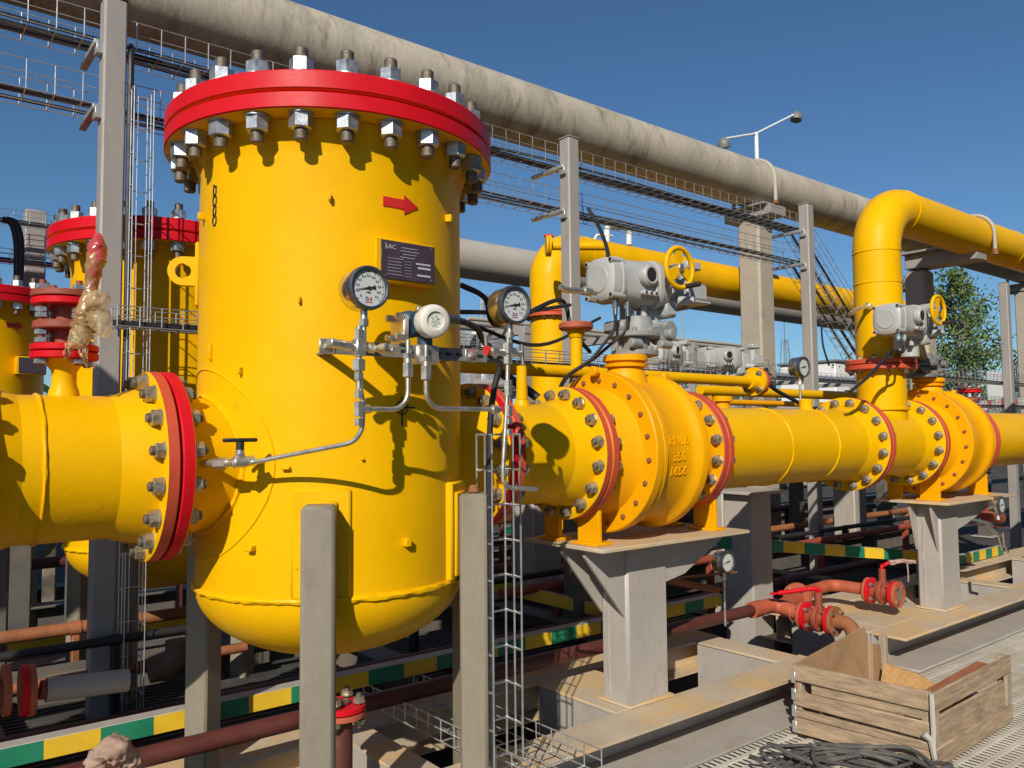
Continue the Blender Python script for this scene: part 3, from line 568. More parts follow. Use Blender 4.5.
# ---------------------------------------------------------------- gauges & impulse system (plane Y=1.70)
YI=1.70
def gauge(c,stem_to,label,r=.052,face='1.0'):
    c=V(c); t=thing('pressure_gauge',(c.x,c.y,stem_to),label,'pressure gauge','round pressure gauges')
    m=MB(); m.lathe([(-.001,0),(-.001,r*.94),(.006,r),(.052,r*.98),(.057,r*.93),(.057,0)],c,(0,1,0),40); m.build('case','chrome',t)
    m=MB(); m.lathe([(.004,r*.85),(-.009,r*.86),(-.011,r*.93),(-.009,r*1.02),(.006,r*1.04),(.008,r*.98)],c,(0,1,0),48); m.build('bezel','darkring',t)
    m=MB(); m.lathe([(-.0025,0),(-.0025,r*.87)],c,(0,1,0),40); m.v=[V(p) for p in m.v]; m.f=[f[::1] for f in m.f]; d=m.build('dial','glass',t)
    X=lambda g,rr,dy: c+V((math.cos(g)*rr,dy,math.sin(g)*rr))
    m=MB()
    for i in range(51):
        g=R(225-270*i/50); a=r*(.72 if i%5==0 else .77); w=.0009 if i%5==0 else .0005
        u=V((math.cos(g),0,math.sin(g))); v=V((-math.sin(g),0,math.cos(g)))
        m.prism([c+u*a-v*w+V((0,-.0034,0)),c+u*r*.81-v*w+V((0,-.0034,0)),c+u*r*.81+v*w+V((0,-.0034,0)),c+u*a+v*w+V((0,-.0034,0))],(0,.0008,0))
    m.build('scale_marks','black',d)
    if r>.045 and c.y<1.9:
        for i in range(0,11):
            g=R(225-270*i/10); text_mesh(('0','0.1','0.2','0.3','0.4','0.5','0.6','0.7','0.8','0.9','1.0')[i],r*.16,X(g,r*.56,-.0032),(1,0,0),(0,0,1),.0003,'black',d)
        text_mesh('MPa',r*.14,c+V((0,-.0032,-r*.22)),(1,0,0),(0,0,1),.0003,'black',d)
        m=MB(); m.ring(c+V((-.004,-.0034,-r*.50)),(0,1,0),r*.07,.0011,n=18,m=5); m.build('maker_mark','blue',d)
        m=MB(); m.box(c+V((.006,-.0034,-r*.50)),(.004,.0008,.008),ch=.0001); m.box(c+V((0,-.0034,-r*.66)),(.02,.0008,.0014),ch=.0001); m.build('maker_mark','arrowred',d)
    m=MB(); g=R(190); u=V((math.cos(g),0,math.sin(g))); v=V((-math.sin(g),0,math.cos(g)))
    y=V((0,-.0055,0)); m.prism([c+u*r*.74+y,c+v*.0016+y,c-u*r*.2+v*.002+y,c-u*r*.34+v*.0055+y,c-u*r*.34-v*.0055+y,c-u*r*.2-v*.002+y,c-v*.0016+y],(0,.0012,0)); m.cyl(c+V((0,-.0065,0)),c+V((0,-.003,0)),.004,n=14); m.build('needle','black',t)
    m=MB(); z0=c.z-r; m.cyl((c.x,c.y+.02,z0+.004),(c.x,c.y+.02,z0-.02),.009,n=14); zz=z0-.02
    m.hexn((c.x,c.y+.02,zz),(c.x,c.y+.02,zz-.018),.0125); m.cyl((c.x,c.y+.02,zz-.018),(c.x,c.y+.02,stem_to),.0062,n=12); m.build('stem','steel',t)
    return t
g1=aY(368,288,YI); g2=aY(514,305,YI); g3=aY(803,367,2.27)
gauge(g1,aY(363,345,YI).z,'left pressure gauge in front of the yellow vessel, above the instrument rail')
gauge(g2,aY(504,345,YI).z,'pressure gauge at the right end of the instrument rail, seen beside the red nozzle flange')
gauge(g3,1.43,'small pressure gauge standing on the long yellow pipe between the ball valves')
gauge(aY(727,562,2.45),.36,'pressure gauge low down in shadow behind the box column, above the brown pipe',face='')
gauge(aY(1001,505,2.0),.80,'small pressure gauge low at the right edge beside the second box column',face='')
def fit(m,p,d,h=.03,r=.0125,neck=.009):
    p=V(p); d=V(d).normalized(); m.hexn(p-d*h/2,p+d*h*.1,r); m.cyl(p+d*h*.1,p+d*h*.28,neck,n=12); m.hexn(p+d*h*.28,p+d*h/2,r*.9)
I=lambda px,py,dy=0: aY(px,py,YI+dy)
GX=I(363,345).x; gy=YI+.02
def J(px,py): return aY(px,py,gy)
# instrument rail
gr=gy+.035; a=aY(324,346,gr); b=aY(512,353,gr); a.z=b.z=J(363,347).z
rail=thing('instrument_rail',(a+b)/2,'perforated dark steel rail carrying gauges and transmitter in front of the vessel','mounting rail')
m=MB(); yy=gy+.035; xs=[a.x,a.x+.0]
m.box(((a.x+b.x)/2,yy,a.z),(b.x-a.x,.004,.034),ch=.001);
m.build('channel','darkgrey',rail)
m=MB(); k=a.x+.012
while k<b.x: m.box((k,yy-.003,a.z),(.02,.0025,.008),ch=.001); k+=.034
m.build('slot','black',rail)
for px in (333,478): m=MB(); p=J(px,350); m.hexn((p.x,yy-.012,a.z),(p.x,yy-.002,a.z),.009); m.box((p.x,yy-.004,a.z),(.04,.004,.036),ch=.001); m.build('rail_bolt','steel',rail)
for xx in (a.x+.08,b.x-.13): m=MB(); m.box((xx,(yy+2.0)/2+.02,a.z-.0),(.03,2.0-yy,.006),ch=.001); m.build('bracket_arm','darkgrey',rail)
# valve manifold under gauge 1
m=MB(); z=a.z; m.cyl((GX,gy,z+.05),(GX,gy,z-.10),.0075,n=12)
m.hexn((GX,gy,z+.042),(GX,gy,z+.016),.012); m.box((GX,gy,z-.002),(.026,.028,.042),ch=.003); m.hexn((GX,gy,z-.03),(GX,gy,z-.058),.0165); m.hexn((GX,gy,z-.062),(GX,gy,z-.08),.012)
m.cyl((GX-.013,gy,z),(GX-.06,gy,z+.002),.008,n=12); m.hexn((GX-.02,gy,z),(GX-.04,gy,z),.012); m.cyl((GX-.085,gy-.015,z+.004),(GX-.04,gy,z+.002),.011,n=12,ch=.002)
m.cyl((GX+.013,gy,z),(GX+.10,gy,z-.006),.008,n=12)
for q in (.025,.055,.085): m.hexn((GX+q,gy,z-.001),(GX+q+.016,gy,z-.002),.0125)
m.cyl((GX+.05,gy-.03,z),(GX+.05,gy+.02,z),.007,n=10); m.hexn((GX+.05,gy-.04,z),(GX+.05,gy-.03,z),.009)
solo(m,'valve_manifold','steel',(GX,gy,z),'stainless valve block directly under the left pressure gauge','valve block')
# impulse tube 1: gauge 1 down, elbow left to needle valve on nozzle
tu=thing('impulse_tube',J(363,440),'stainless tube from the left gauge down and left to the black handled valve','tubing')
m=MB(); m.tube([(GX,gy,z-.07),J(363,405),J(362,440)+V((0,0,-.002)),aY(250,463,1.970)],.0062,10,rb=.055); m.build('tube','steel',tu)
m=MB(); tz=J(362,409).z; m.hexn((GX,gy,tz+.018),(GX,gy,tz-.018),.0125); m.build('tee_fitting','steel',tu); m=MB(); m.hexn((GX,gy,tz+.045),(GX,gy,tz+.025),.0115); m.hexn((GX,gy,tz-.022),(GX,gy,tz-.04),.0115); m.hexn((GX,gy,tz),(GX+.028,gy,tz),.011); m.build('tee_fitting','steel',tu)
nv=aY(240,462,1.975); n2=thing('needle_valve',nv,'needle valve with black T handle on the left nozzle of the front vessel','needle valve')
m=MB(); m.cyl(nv+V((-.075,.135,-.006)),nv+V((-.012,.0,0)),.010,n=12); m.hexn(nv+V((-.045,.05,-.004)),nv+V((-.025,.02,-.002)),.014); m.cyl(nv+V((-.018,0,0)),nv+V((.018,0,0)),.015,n=14,ch=.004); m.hexn(nv+V((.018,0,.001)),nv+V((.036,-.002,.003)),.0135); m.cyl(nv+V((0,0,0)),nv+V((0,0,.03)),.011,n=14); m.hexn(nv+V((0,0,.012)),nv+V((0,0,.022)),.0135); m.build('valve_body','steel',n2)
m=MB(); m.cyl(nv+V((0,0,.028)),nv+V((0,0,.05)),.010,n=12); m.box(nv+V((.0,0,.054)),(.086,.012,.010),ch=.003); m.build('handle','black',n2)
# transmitter
c=I(434,321,.0); tr=thing('pressure_transmitter',c+V((0,.05,-.1)),'blue pressure transmitter with stained white round cap on the instrument rail','transmitter')
ax=V((-.17,-1,-.05)).normalized()
m=MB(); m.cyl(c-ax*.075,c-ax*.02,.036,n=28,ch=.004); m.build('housing','blue',tr)
m=MB(); m.lathe([(-.03,.036),(-.028,.042),(0,.043),(.010,.041),(.016,.034),(.0165,.024),(.011,.0225),(.011,0)],c-ax*.004,ax,36,[0,0,0,0,0,0,0]); cp=m.build('cap','cap',tr)
u=frame(ax)[1];v=frame(ax)[2]; m=MB()
for k in range(46):
    g=rnd.uniform(0,2*PI); q=.016*math.sqrt(rnd.random()); p=c+ax*.0072+u*math.cos(g)*q+v*math.sin(g)*q*.8; m.box(p,(.0022,.0008,.0018),Matrix((u,ax,v)).transposed(),.0002)
m.build('sticker_print','green',cp)
m=MB(); m.box(c-ax*.05+V((-.035,.03,-.005)),(.05,.06,.066),ch=.01); m.cyl(c-ax*.06+V((0,0,-.03)),c-ax*.06+V((0,0,-.062)),.02,n=18); m.build('sensor_body','bluedark',tr)
m=MB(); d=c-ax*.05+V((-.068,.02,-.012)); m.box(d+V((.0,0,-.01)),(.016,.07,.075),ch=.003); m.box(c-ax*.055+V((-.005,.0,-.085)),(.07,.045,.05),ch=.006)
for sz in (.02,-.03):
    for sy in (-.03,.02): m.hexn(d+V((-.008,sy,sz)),d+V((-.028,sy,sz)),.009)
m.build('process_flange','steel',tr)
m=MB(); m.box(c-ax*.03+V((-.033,-.005,.028)),(.018,.012,.018),Matrix.Rotation(.5,3,'Y'),.002); m.build('vent_plug','brass',tr)
# tubes from transmitter
tl=J(408,372); t2=J(378,408)
tb=thing('impulse_tube',tl,'bent stainless tube from the transmitter left to the tee under the left gauge','tubing')
m=MB(); zt=tz; m.tube([(tl.x,gy,J(408,340).z),tl,(tl.x,gy,zt),(GX+.02,gy,zt)],.0062,10,rb=.05); m.build('tube','steel',tb)
m=MB(); p0=J(408,365); fit(m,p0,(0,0,1),.06,.0145,.011); m.build('fitting','steel',tb)
tr2=J(426,372); tb=thing('impulse_tube',tr2,'bent stainless tube from the transmitter across to the right gauge riser','tubing')
e=J(502,411); m=MB(); zz=J(460,409).z; m.tube([(tr2.x,gy,J(426,345).z),tr2,(tr2.x,gy,zz),(e.x-.004,gy,zz)],.0062,10,rb=.05); m.build('tube','steel',tb)
m=MB(); fit(m,J(426,368),(0,0,1),.06,.0145,.011); m.build('fitting','steel',tb); m=MB(); m.hexn((e.x-.035,gy,zz),(e.x-.012,gy,zz),.012); m.build('fitting','steel',tb)
# riser under gauge 2
G2=g2.x; tb=thing('impulse_tube',J(504,430),'upright stainless tube below the right gauge, bent in front of the red flange','tubing')
bt=J(503,468); m=MB(); m.tube([(G2-.006,gy,g2.z-.09),(G2-.012,gy,J(503,400).z),(bt.x,gy,bt.z),(bt.x,gy,J(510,487).z),J(532,489)+V((0,-.02,0))],.0062,10,rb=.04); m.build('tube','steel',tb)
m=MB()
for py,h,r_ in ((348,.03,.016),(360,.022,.013),(385,.028,.0125),(392,.02,.011),(411,.03,.0125),(421,.018,.011),(432,.016,.0115)):
    p=J(504,py); m=MB(); m.hexn((G2-.008,gy,p.z-h/2),(G2-.008,gy,p.z+h/2),r_); m.build('fitting','steel',tb)
m=MB(); p=J(504,352); m.cyl((p.x-.06,gy,p.z),(p.x+.06,gy,p.z-.003),.008,n=12); m.hexn((p.x-.045,gy,p.z),(p.x-.025,gy,p.z),.013); m.hexn((p.x+.02,gy,p.z),(p.x+.04,gy,p.z),.013); m.build('fitting','steel',tb)
m=MB(); m.cyl((p.x+.062,gy,p.z+.025),(p.x+.066,gy,p.z-.035),.006,n=10,ch=.002); m.build('valve_lever','chrome',tb); m=MB(); m.cyl((p.x-.062,gy,p.z+.04),(p.x-.06,gy,p.z-.01),.005,n=10); m.build('valve_lever','chrome',tb)
m=MB(); m.cyl((p.x-.066,gy-.006,p.z+.0),(p.x-.06,gy-.006,p.z),.014,n=14); m.build('valve_knob','arrowred',tb)
# yellow stub at px 522
p=aY(522,405,YP-.03); st=MB(); st.cyl((p.x,p.y,ZP+.16),(p.x,p.y,ZP+.175+.02),.034,.024,n=24); st.cyl((p.x,p.y,ZP+.195),(p.x,p.y,aY(522,366,p.y).z),.021,.0185,n=20,ch=.002)
st.build('gauge_stub','yellow',S1)
p=aY(806,410,YP); st=MB(); st.cyl((p.x,YP,ZP+.17),(p.x,YP,ZP+.235),.034,.032,n=20,ch=.003); st.build('gauge_stub','yellow',S2)
# black signal cable, transmitter -> right -> down the wire ladder
m=MB(); q=[c+V((.035,.02,.012)),J(462,318)+V((0,.03,0)),J(487,326)+V((0,.05,0)),J(503,338)+V((0,.09,0)),aY(500,360,1.84),aY(494,390,1.86),aY(490,430,1.87),aY(489,520,1.88),aY(491,620,1.88),aY(492,760,1.88)]
m.tube(spl(q,6),.009,10); s=J(452,317)+V((0,.025,0)); 
solo(m,'cable','black',q[0],'thick black cable from the transmitter cap curving down behind the right gauge','cable')
m=MB(); m.hexn(c+V((.03,.018,.012)),c+V((.06,.022,.013)),.014); m.cyl(c+V((.055,.02,.013)),c+V((.09,.026,.013)),.012,n=12); m.build('cable_gland','darkring',tr)
# ---------------------------------------------------------------- small valve on stub (left)
def small_valve(x,y,zb,label,s=1.0):
    t=thing('flanged_stub_valve',(x,y,zb),label,'small valve','small red stacked flange valves'); P=lambda z:(x,y,zb+z*s)
    m=MB(); m.lathe([(-.02,.04*s),(.012*s,.034*s),(.03*s,.028*s),(.06*s,.028*s),(.085*s,.042*s),(.092*s,.046*s)],P(0),(0,0,1),28); m.build('stub_pipe','yellow',t)
    m=MB(); m.cyl(P(.092),P(.109),.077*s,n=36,ch=.002,mi=0); m.build('flange','red primer'.split(),t); m=MB(); m.cyl(P(.112),P(.128),.077*s,n=36,ch=.002); m.build('flange','red primer'.split(),t)
    m=MB(); m.cyl(P(.128),P(.165),.03*s,n=20); m.cyl(P(.165),P(.186),.073*s,n=32,ch=.003); m.cyl(P(.186),P(.226),.028*s,n=20); m.build('valve_body','brownred',t)
    m=MB(); m.cyl(P(.226),P(.243),.077*s,n=36,ch=.002); m.build('flange','red',t)
    m=MB(); m.cyl(P(.246),P(.262),.078*s,n=36,ch=.002); m.build('blind_flange','rust' if False else 'brownred',t)
    for i in range(4):
        g=R(20+90*i); dx,dy=math.cos(g)*.058*s,math.sin(g)*.058*s
        for a,b in ((.075,.286),):
            m=MB(); m.cyl((x+dx,y+dy,zb+a*s),(x+dx,y+dy,zb+b*s),.008*s,n=10,mi=1)
            for z0 in (.078,.130,.150,.192,.206,.263): m.hexn((x+dx,y+dy,zb+z0*s),(x+dx,y+dy,zb+(z0+.013)*s),.0155*s)
            m.build('bolt',['zinc','brownred'],t)
    return t
SV=small_valve(.362,YP,ZP+RP-.002,'small red stacked flange valve on the left yellow pipe, with film-wrapped handle',1.0)
# wrapped handle
q=[aY(98,238,2.2),aY(97,250,2.2),aY(94,268,2.2),aY(91,290,2.2),aY(87,305,2.2),aY(84,318,2.19),aY(80,335,2.19),aY(74,344,2.19)]
W=thing('wrapped_handle',q[-1],'valve handle bundled in crumpled amber and red plastic film, leaning over the small red valve','wrapped handle')
def lumpy(path,rad,n=22,am=.2,seg=40):
    pts=fillet(path,.05,3); L=[0]
    for i in range(1,len(pts)): L.append(L[-1]+(pts[i]-pts[i-1]).length)
    out=[];rr=[]
    for k in range(seg+1):
        d=L[-1]*k/seg; i=max(1,next((j for j in range(len(L)) if L[j]>=d-1e-9),len(L)-1)); f=(d-L[i-1])/max(1e-9,L[i]-L[i-1]); out.append(pts[i-1].lerp(pts[i],f)); rr.append(rad(k/seg))
    m=MB(); N=len(out); ph=[rnd.uniform(0,6) for _ in range(8)]
    m.tube(out,rr,n,jit=am*.25)
    for k,p in enumerate(m.v):
        i=k//n; q=2*PI*(k%n)/n
        if i<N: c=out[i]; w=1+am*(math.sin(3*q+i*.75+ph[0])*.45+math.sin(5*q-i*1.1+ph[1])*.4+math.sin(7*q+i*1.7+ph[2])*.3); m.v[k]=c+(p-c)*w
    return m
def crumple(path,wid,nrm,folds=.012,nu=34,nv=16,seed=1,thick=.0012):
    """thin creased sheet running along a path; wid(f) is its width, nrm its facing"""
    r=random.Random(seed); pts=spl(path,10); N=len(pts); nrm=V(nrm).normalized(); vs=[];fs=[]
    ph=[r.uniform(0,6) for _ in range(9)]
    for i in range(nu):
        f=i/(nu-1); k=f*(N-1); a=pts[int(k)]; b=pts[min(N-1,int(k)+1)]; c=a.lerp(b,k-int(k)); t=(pts[min(N-1,int(k)+1)]-pts[max(0,int(k)-1)]).normalized(); sd=t.cross(nrm).normalized(); w=wid(f)*(1+.25*math.sin(f*13+ph[0]))
        for j in range(nv):
            u=j/(nv-1)*2-1
            h=folds*(math.sin(u*5+f*7+ph[1])+.7*math.sin(u*11-f*15+ph[2])+.5*math.sin(f*31+u*3+ph[3])+r.uniform(-.10,.10))
            vs.append(c+sd*u*w*.5+nrm*(h-abs(u)*.004)+t*.006*math.sin(u*9+ph[4]))
    n0=len(vs); vs+=[p-nrm*thick for p in vs]
    for i in range(nu-1):
        for j in range(nv-1):
            a=i*nv+j; fs+= [[a,a+1,a+nv+1,a+nv],[n0+a+nv,n0+a+nv+1,n0+a+1,n0+a]]
    m=MB(); m.add(vs,fs); return m
TC=V((-.15,-1,.05))
lumpy([q[0]+V((0,0,.012)),q[0],q[1]+V((0,0,-.03))],lambda f:.006+.016*min(1,f*2.2),18,.10,20).build('red_film','wrapred',W,180)
lumpy(q[1:6],lambda f:.0185+.003*math.sin(9*f),20,.13,40).build('film','plastic',W,180)
lumpy([q[5],q[5].lerp(q[6],.5),q[6]],lambda f:.026*(1-.45*abs(f-.5)),18,.2,20).build('film','plastic',W,180)
for path,r0 in (([aY(91,297,2.175),aY(98,302,2.16),aY(104,311,2.16)],.026),([aY(93,310,2.175),aY(101,322,2.16),aY(105,338,2.16)],.023),([aY(86,330,2.175),aY(77,340,2.16),aY(70,347,2.16)],.020)):
    lumpy(path,lambda f,r0=r0:r0*(.62+.75*math.sin(PI*min(1,f*1.05)))*(1-.25*f),20,.16,18).build('loose_film','sheet',W,180)
for path,w0,w1 in (([aY(80,336,2.17),aY(83,350,2.155),aY(88,368,2.155)],.034,.006),([aY(72,345,2.165),aY(68,352,2.15),aY(66,358,2.15)],.026,.010)):
    crumple(path,lambda f,w0=w0,w1=w1:w0+(w1-w0)*f,TC,.004,24,12,31).build('loose_film','sheet',W,180)
SVB=small_valve(9.35,3.75,1.36,'small red stacked flange valve far right behind the pipe, wrapped with warning tape',1.5)
m=MB(); a=aY(967,407,4.4); b=aY(1030,401,4.4)
for k in range(14):
    p=a.lerp(b,k/14); p2=a.lerp(b,(k+1)/14); m.beam(p,p2,.012,.11+.03*math.sin(k*2.3),.001,mi=1 if k%3==1 else 0)
solo(m,'warning_tape',['tapewhite','tapered'],a,'red and white warning tape stretched at the far right behind the yellow pipe','warning tape')
# ---------------------------------------------------------------- ground & skids
m=MB(); m.add([(-300,-200,-.16),(400,-200,-.16),(400,500,-.16),(-300,500,-.16)],[[0,1,2,3]]); struct(m,'ground','ground')
def ibeam(m,a,b,h,w,tf=.012,tw=.01):
    a,b=V(a),V(b); z=V((0,0,1))
    m.beam(a-z*tf/2,b-z*tf/2,w,tf,.002); m.beam(a-z*(h-tf/2),b-z*(h-tf/2),w*1.0,tf,.002); m.beam(a-z*h/2,b-z*h/2,tw,h-2*tf-.002,.001)
ZB=.26
def skid(x0,x1,label,crosses,wide=(),deck=()):
    t=thing('steel_skid',((x0+x1)/2,2.4,-.1),label,'steel frame','grey steel skid frames')
    m=MB(); L_=x1-x0; xm=(x0+x1)/2; m.box((xm,2.075,ZB-.007),(L_,.19,.013),ch=.002); m.build('side_beam','skid',t); m=MB(); m.box((xm,2.158,ZB-.078),(L_,.012,.126),ch=.001); m.box((xm,2.042,ZB-.149),(L_,.25,.013),ch=.002); m.build('beam_web','steelgrey',t)
    m=MB(); ibeam(m,(x0,2.72,ZB),(x1,2.72,ZB),.155,.18); m.build('side_beam','skid',t)
    for x,w in crosses:
        m=MB(); m.box((x+w/2,2.4,ZB-.007),(w,.458,.012),ch=.002); m.build('cross_beam','skid',t); m=MB(); m.box((x+.012,2.4,ZB-.17),(.012,.458,.31),ch=.002)
        m.build('beam_web','steelgrey',t)
    for x,y,w,d in deck:
        m=MB(); m.box((x+w/2,y+d/2,ZB-.006),(w,d,.01),ch=.002); m.build('deck_plate','skid',t)
    return t
SK1=skid(-1.2,3.42,'left grey steel skid frame under the front vessel and the nearer valve support',[(-.3,.12),(.55,.12),(1.30,.12),(2.20,.32),(3.24,.16)])
SK2=skid(4.07,9.5,'right grey steel skid frame under the farther valve, its bare end plate facing the crate',[(4.07,.16),(4.78,.33),(5.9,.14),(7.2,.14)],deck=[(4.23,2.172,.55,.455)])
# walkway grating (front right)
m=MB(); gx0,gx1,gy0,gy1,gz=1.6,5.6,.75,1.955,.10
y=gy0
while y<gy1:
    m.box(((gx0+gx1)/2,y,gz-.003),(gx1-gx0,.022,.006),ch=.001); y+=.066
x=gx0
while x<gx1: m.box((x,(gy0+gy1)/2,gz-.0045),(.0125,gy1-gy0,.004),ch=.0006); x+=.030
struct(m,'walkway','grating')
for yy in (1.1,1.6):
    pass
# ---------------------------------------------------------------- box column supports under valves
def support(x,y,label,pl,s=.235):
    t=thing('valve_support',(x,y,ZB),label,'steel support','grey box column valve supports'); zt=.876
    x0,x1=x-s/2,x+s/2; sy=.145; y0,y1=y-sy/2,y+sy/2
    m=MB(); m.box((x,y,(ZB+zt)/2),(s,sy,zt-ZB-.0),ch=.012)
    zz=ZB+.02
    m.tube([V((x0-.001,y+.03+rnd.uniform(-.003,.003),ZB+.03+.022*k)) for k in range(24)],.0035,5,jit=.4)
    m.build('column','steelgrey',t)
    (px0,px1,py0,py1)=pl
    m=MB(); m.box(((px0+px1)/2,(py0+py1)/2,zt+.008),(px1-px0,py1-py0,.014),ch=.002); m.build('top_plate','skid',t)
    for yy in (y0+.012,y1-.012):
        m=MB()
        m.prism([(x0-.002,yy,zt),(px0+.03,yy,zt),(px0+.03,yy,zt-.03),(x0-.002,yy,.60)],(0,.012,0)); m.build('gusset','steelgrey',t)
        m=MB(); m.prism([(x1+.002,yy,zt),(px1-.03,yy,zt),(px1-.03,yy,zt-.03),(x1+.12,yy,zt-.15),(x1+.002,yy,zt-.17)],(0,.012,0)); m.build('gusset','steelgrey',t)
    m=MB(); m.box((x,y,ZB+.006),(s+.02,sy+.03,.01),ch=.002); m.build('base_plate','skid',t)
    return t
support(2.383,2.238,'grey box column with gusseted top plate under the nearer ball valve',(2.03,2.90,2.055,2.50))
support(4.948,2.198,'grey box column with gusseted top plate under the farther ball valve',(4.72,5.70,2.03,2.46))
# pipe-support columns in the back rows
def boxcol(x,y,z0,z1,s,label,matn='steelgrey',cap=None,name='support_column',cat='column',group=None,ch=.01):
    t=thing(name,(x,y,z0),label,cat,group); m=MB(); m.box((x,y,(z0+z1)/2),(s,s,z1-z0),ch=ch); m.build('shaft',matn,t)
    if cap: m=MB(); m.box((x,y,z1+.01),(s+cap,s+cap,.018),ch=.003); m.build('cap_plate','steelgrey',t)
    m=MB(); m.box((x,y,z0+.008),(s+.12,s+.12,.016),ch=.003); m.build('base_plate','steelgrey',t)
    return t
boxcol(4.155,2.96,-.15,.93,.205,'grey box column in shade behind the long yellow spool, left of the red brown valves',cap=.12,group=None)
boxcol(aY(536,530,4.07).x,4.07,-.15,.93,.24,'grey box column of the second pipe row, seen between the wire ladder and the nearer valve support',cap=.14)
boxcol(aY(590,560,3.2).x,3.3,-.15,.9,.12,'slim grey column in deep shade left of the nearer valve support','shadesteel')
boxcol(5.35,4.07,-.15,.93,.22,'grey box column of the second pipe row behind the long yellow spool',cap=.14)
boxcol(7.35,4.07,-.15,.93,.22,'grey box column of the second pipe row far right',cap=.14)
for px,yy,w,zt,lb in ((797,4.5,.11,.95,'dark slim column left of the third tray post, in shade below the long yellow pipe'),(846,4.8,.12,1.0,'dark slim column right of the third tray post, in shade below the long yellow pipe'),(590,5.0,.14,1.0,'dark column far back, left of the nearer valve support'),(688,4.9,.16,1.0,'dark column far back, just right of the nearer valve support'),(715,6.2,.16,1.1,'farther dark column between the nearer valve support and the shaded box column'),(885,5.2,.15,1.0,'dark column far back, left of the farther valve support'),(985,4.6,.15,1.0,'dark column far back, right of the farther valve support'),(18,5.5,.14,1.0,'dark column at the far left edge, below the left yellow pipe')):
    boxcol(aY(px,520,yy).x,yy,-.15,zt,w,lb,'shadesteel',cap=.08)
boxcol(.95,5.2,-.15,1.0,.16,'dark steel column in shade at the lower left behind the tall post','shadesteel',cap=.1)
boxcol(.42,4.4,-.15,1.0,.14,'dark steel column in shade at the lower left, below the left yellow spool','shadesteel',cap=.1)
# ---------------------------------------------------------------- tray posts
PX=(.715,3.265,5.87,9.85); PYY=3.54
plab=('tall grey steel post directly left of the front yellow vessel','tall grey steel post rising behind the nearer actuator','tall grey steel post left of the riser pipe','grey steel post at the far right with a dark shaded top')
posts=[]
for i,x in enumerate(PX):
    t=thing('tray_post',(x,PYY,-.15),plab[i],'steel post','grey steel posts carrying the cable trays'); zt=(3.11,3.10,3.14,2.93)[i]
    m=MB(); m.box((x,PYY,(zt-.15)/2),(.088,.088,zt+.15),ch=.008); m.build('shaft','post',t)
    m=MB(); m.box((x,PYY,zt+.004),(.092,.092,.006),ch=.001); m.build('end_cap','rust' if i==0 else 'post',t)
    m=MB(); m.box((x,PYY,-.14),(.2,.2,.016),ch=.002); m.build('base_plate','post',t)
    if i<3:
        for z in (2.93,2.66):
            m=MB(); m.box((x-.06,PYY+.13,z-.012),(.03,.30,.022),ch=.002); m.box((x-.055,PYY+.0,z-.035),(.024,.05,.05),ch=.002); m.build('tray_bracket','galv',t)
# ---------------------------------------------------------------- wire trays
TW=[]
def tray(pts,w,h,side,up,label,sp=.1,r=.0024,cables=0,name='wire_cable_tray',group='galvanised wire cable trays',nlong=4,cr=.012):
    pts=[V(p) for p in pts]; side=V(side).normalized(); up=V(up).normalized(); t=thing(name,pts[0],label,'cable tray',group); m=MB(); rg=MB(); allp=[]
    for a,b in zip(pts[:-1],pts[1:]):
        L=(b-a).length; d=(b-a)/L
        for k in range(nlong): o=side*(w*(k/(nlong-1)-.5)); m.tube([a+o,b+o],r,5)
        for sg in (-1,1):
            for q in (.55,1.0): o=side*sg*w/2+up*h*q; m.tube([a+o,b+o],r,5)
        n=int(L/sp)
        for i in range(n+1):
            c=a+d*(i*L/max(1,n)); rg.tube([c-side*w/2+up*h,c-side*w/2,c+side*w/2,c+side*w/2+up*h],r*1.15,5)
    m.add(rg.v,rg.f); m.build('wire_mesh','galv',t)
    if cables:
        lab2=label.replace('wire cable tray','tray').replace('wire tray','tray')
        cm=MB()
        for k in range(cables):
            o=side*((k+.5)/cables-.5)*w*.8; path=[]
            for a,b in zip(pts[:-1],pts[1:]):
                n=max(2,int((b-a).length/.7)); path+=[a.lerp(b,i/n)+o+up*(cr+rnd.uniform(.0,.012))+side*rnd.uniform(-.01,.01) for i in range(n)]
            path.append(pts[-1]+o+up*cr); cm.tube(path,cr*rnd.uniform(.8,1.15),6)
        c=solo(cm,'cable_bundle','black',pts[0],'black cables in the '+lab2,'cables')
    return t
zu,zl=2.965,2.69
yc=PYY+.17
tray([(-2.5,yc,zu),(5.95,yc,zu)],.2,.12,(0,1,0),(0,0,1),'upper long wire cable tray running under the overhead grey pipe',cables=4,cr=.009)
tray([(-2.5,yc,zl),(5.95,yc,zl)],.2,.12,(0,1,0),(0,0,1),'lower long wire cable tray beneath the upper one',cables=3,cr=.009)
def down(z,l,dx):
    a=V((5.95,yc,z)); b=aY(858+dx,332,yc-.0) if False else V((7.35,yc,z-1.15))
    d=(b-a).normalized(); tray([a,b],.2,.12,(0,1,0),V((0,1,0)).cross(d)*-1,l,cables=2,cr=.009)
down(zu,'upper sloping wire cable tray dropping to the right behind the third post',0)
down(zl,'lower sloping wire cable tray dropping to the right behind the third post',0)
tray([(7.35,yc,zu-1.15),(14,yc,zu-1.15)],.2,.12,(0,1,0),(0,0,1),'upper wire cable tray at head height in front of the trees',cables=3)
tray([(7.35,yc,zl-1.15),(14,yc,zl-1.15)],.2,.12,(0,1,0),(0,0,1),'lower wire cable tray in front of the trees',cables=3)
a=aY(100,312,3.42); tray([(PX[0],3.42,1.74),(2.6,3.42,1.74)],.1,.08,(0,1,0),(0,0,1),'short level wire tray between the left post and the front vessel',sp=.08,cables=2)
m=MB()
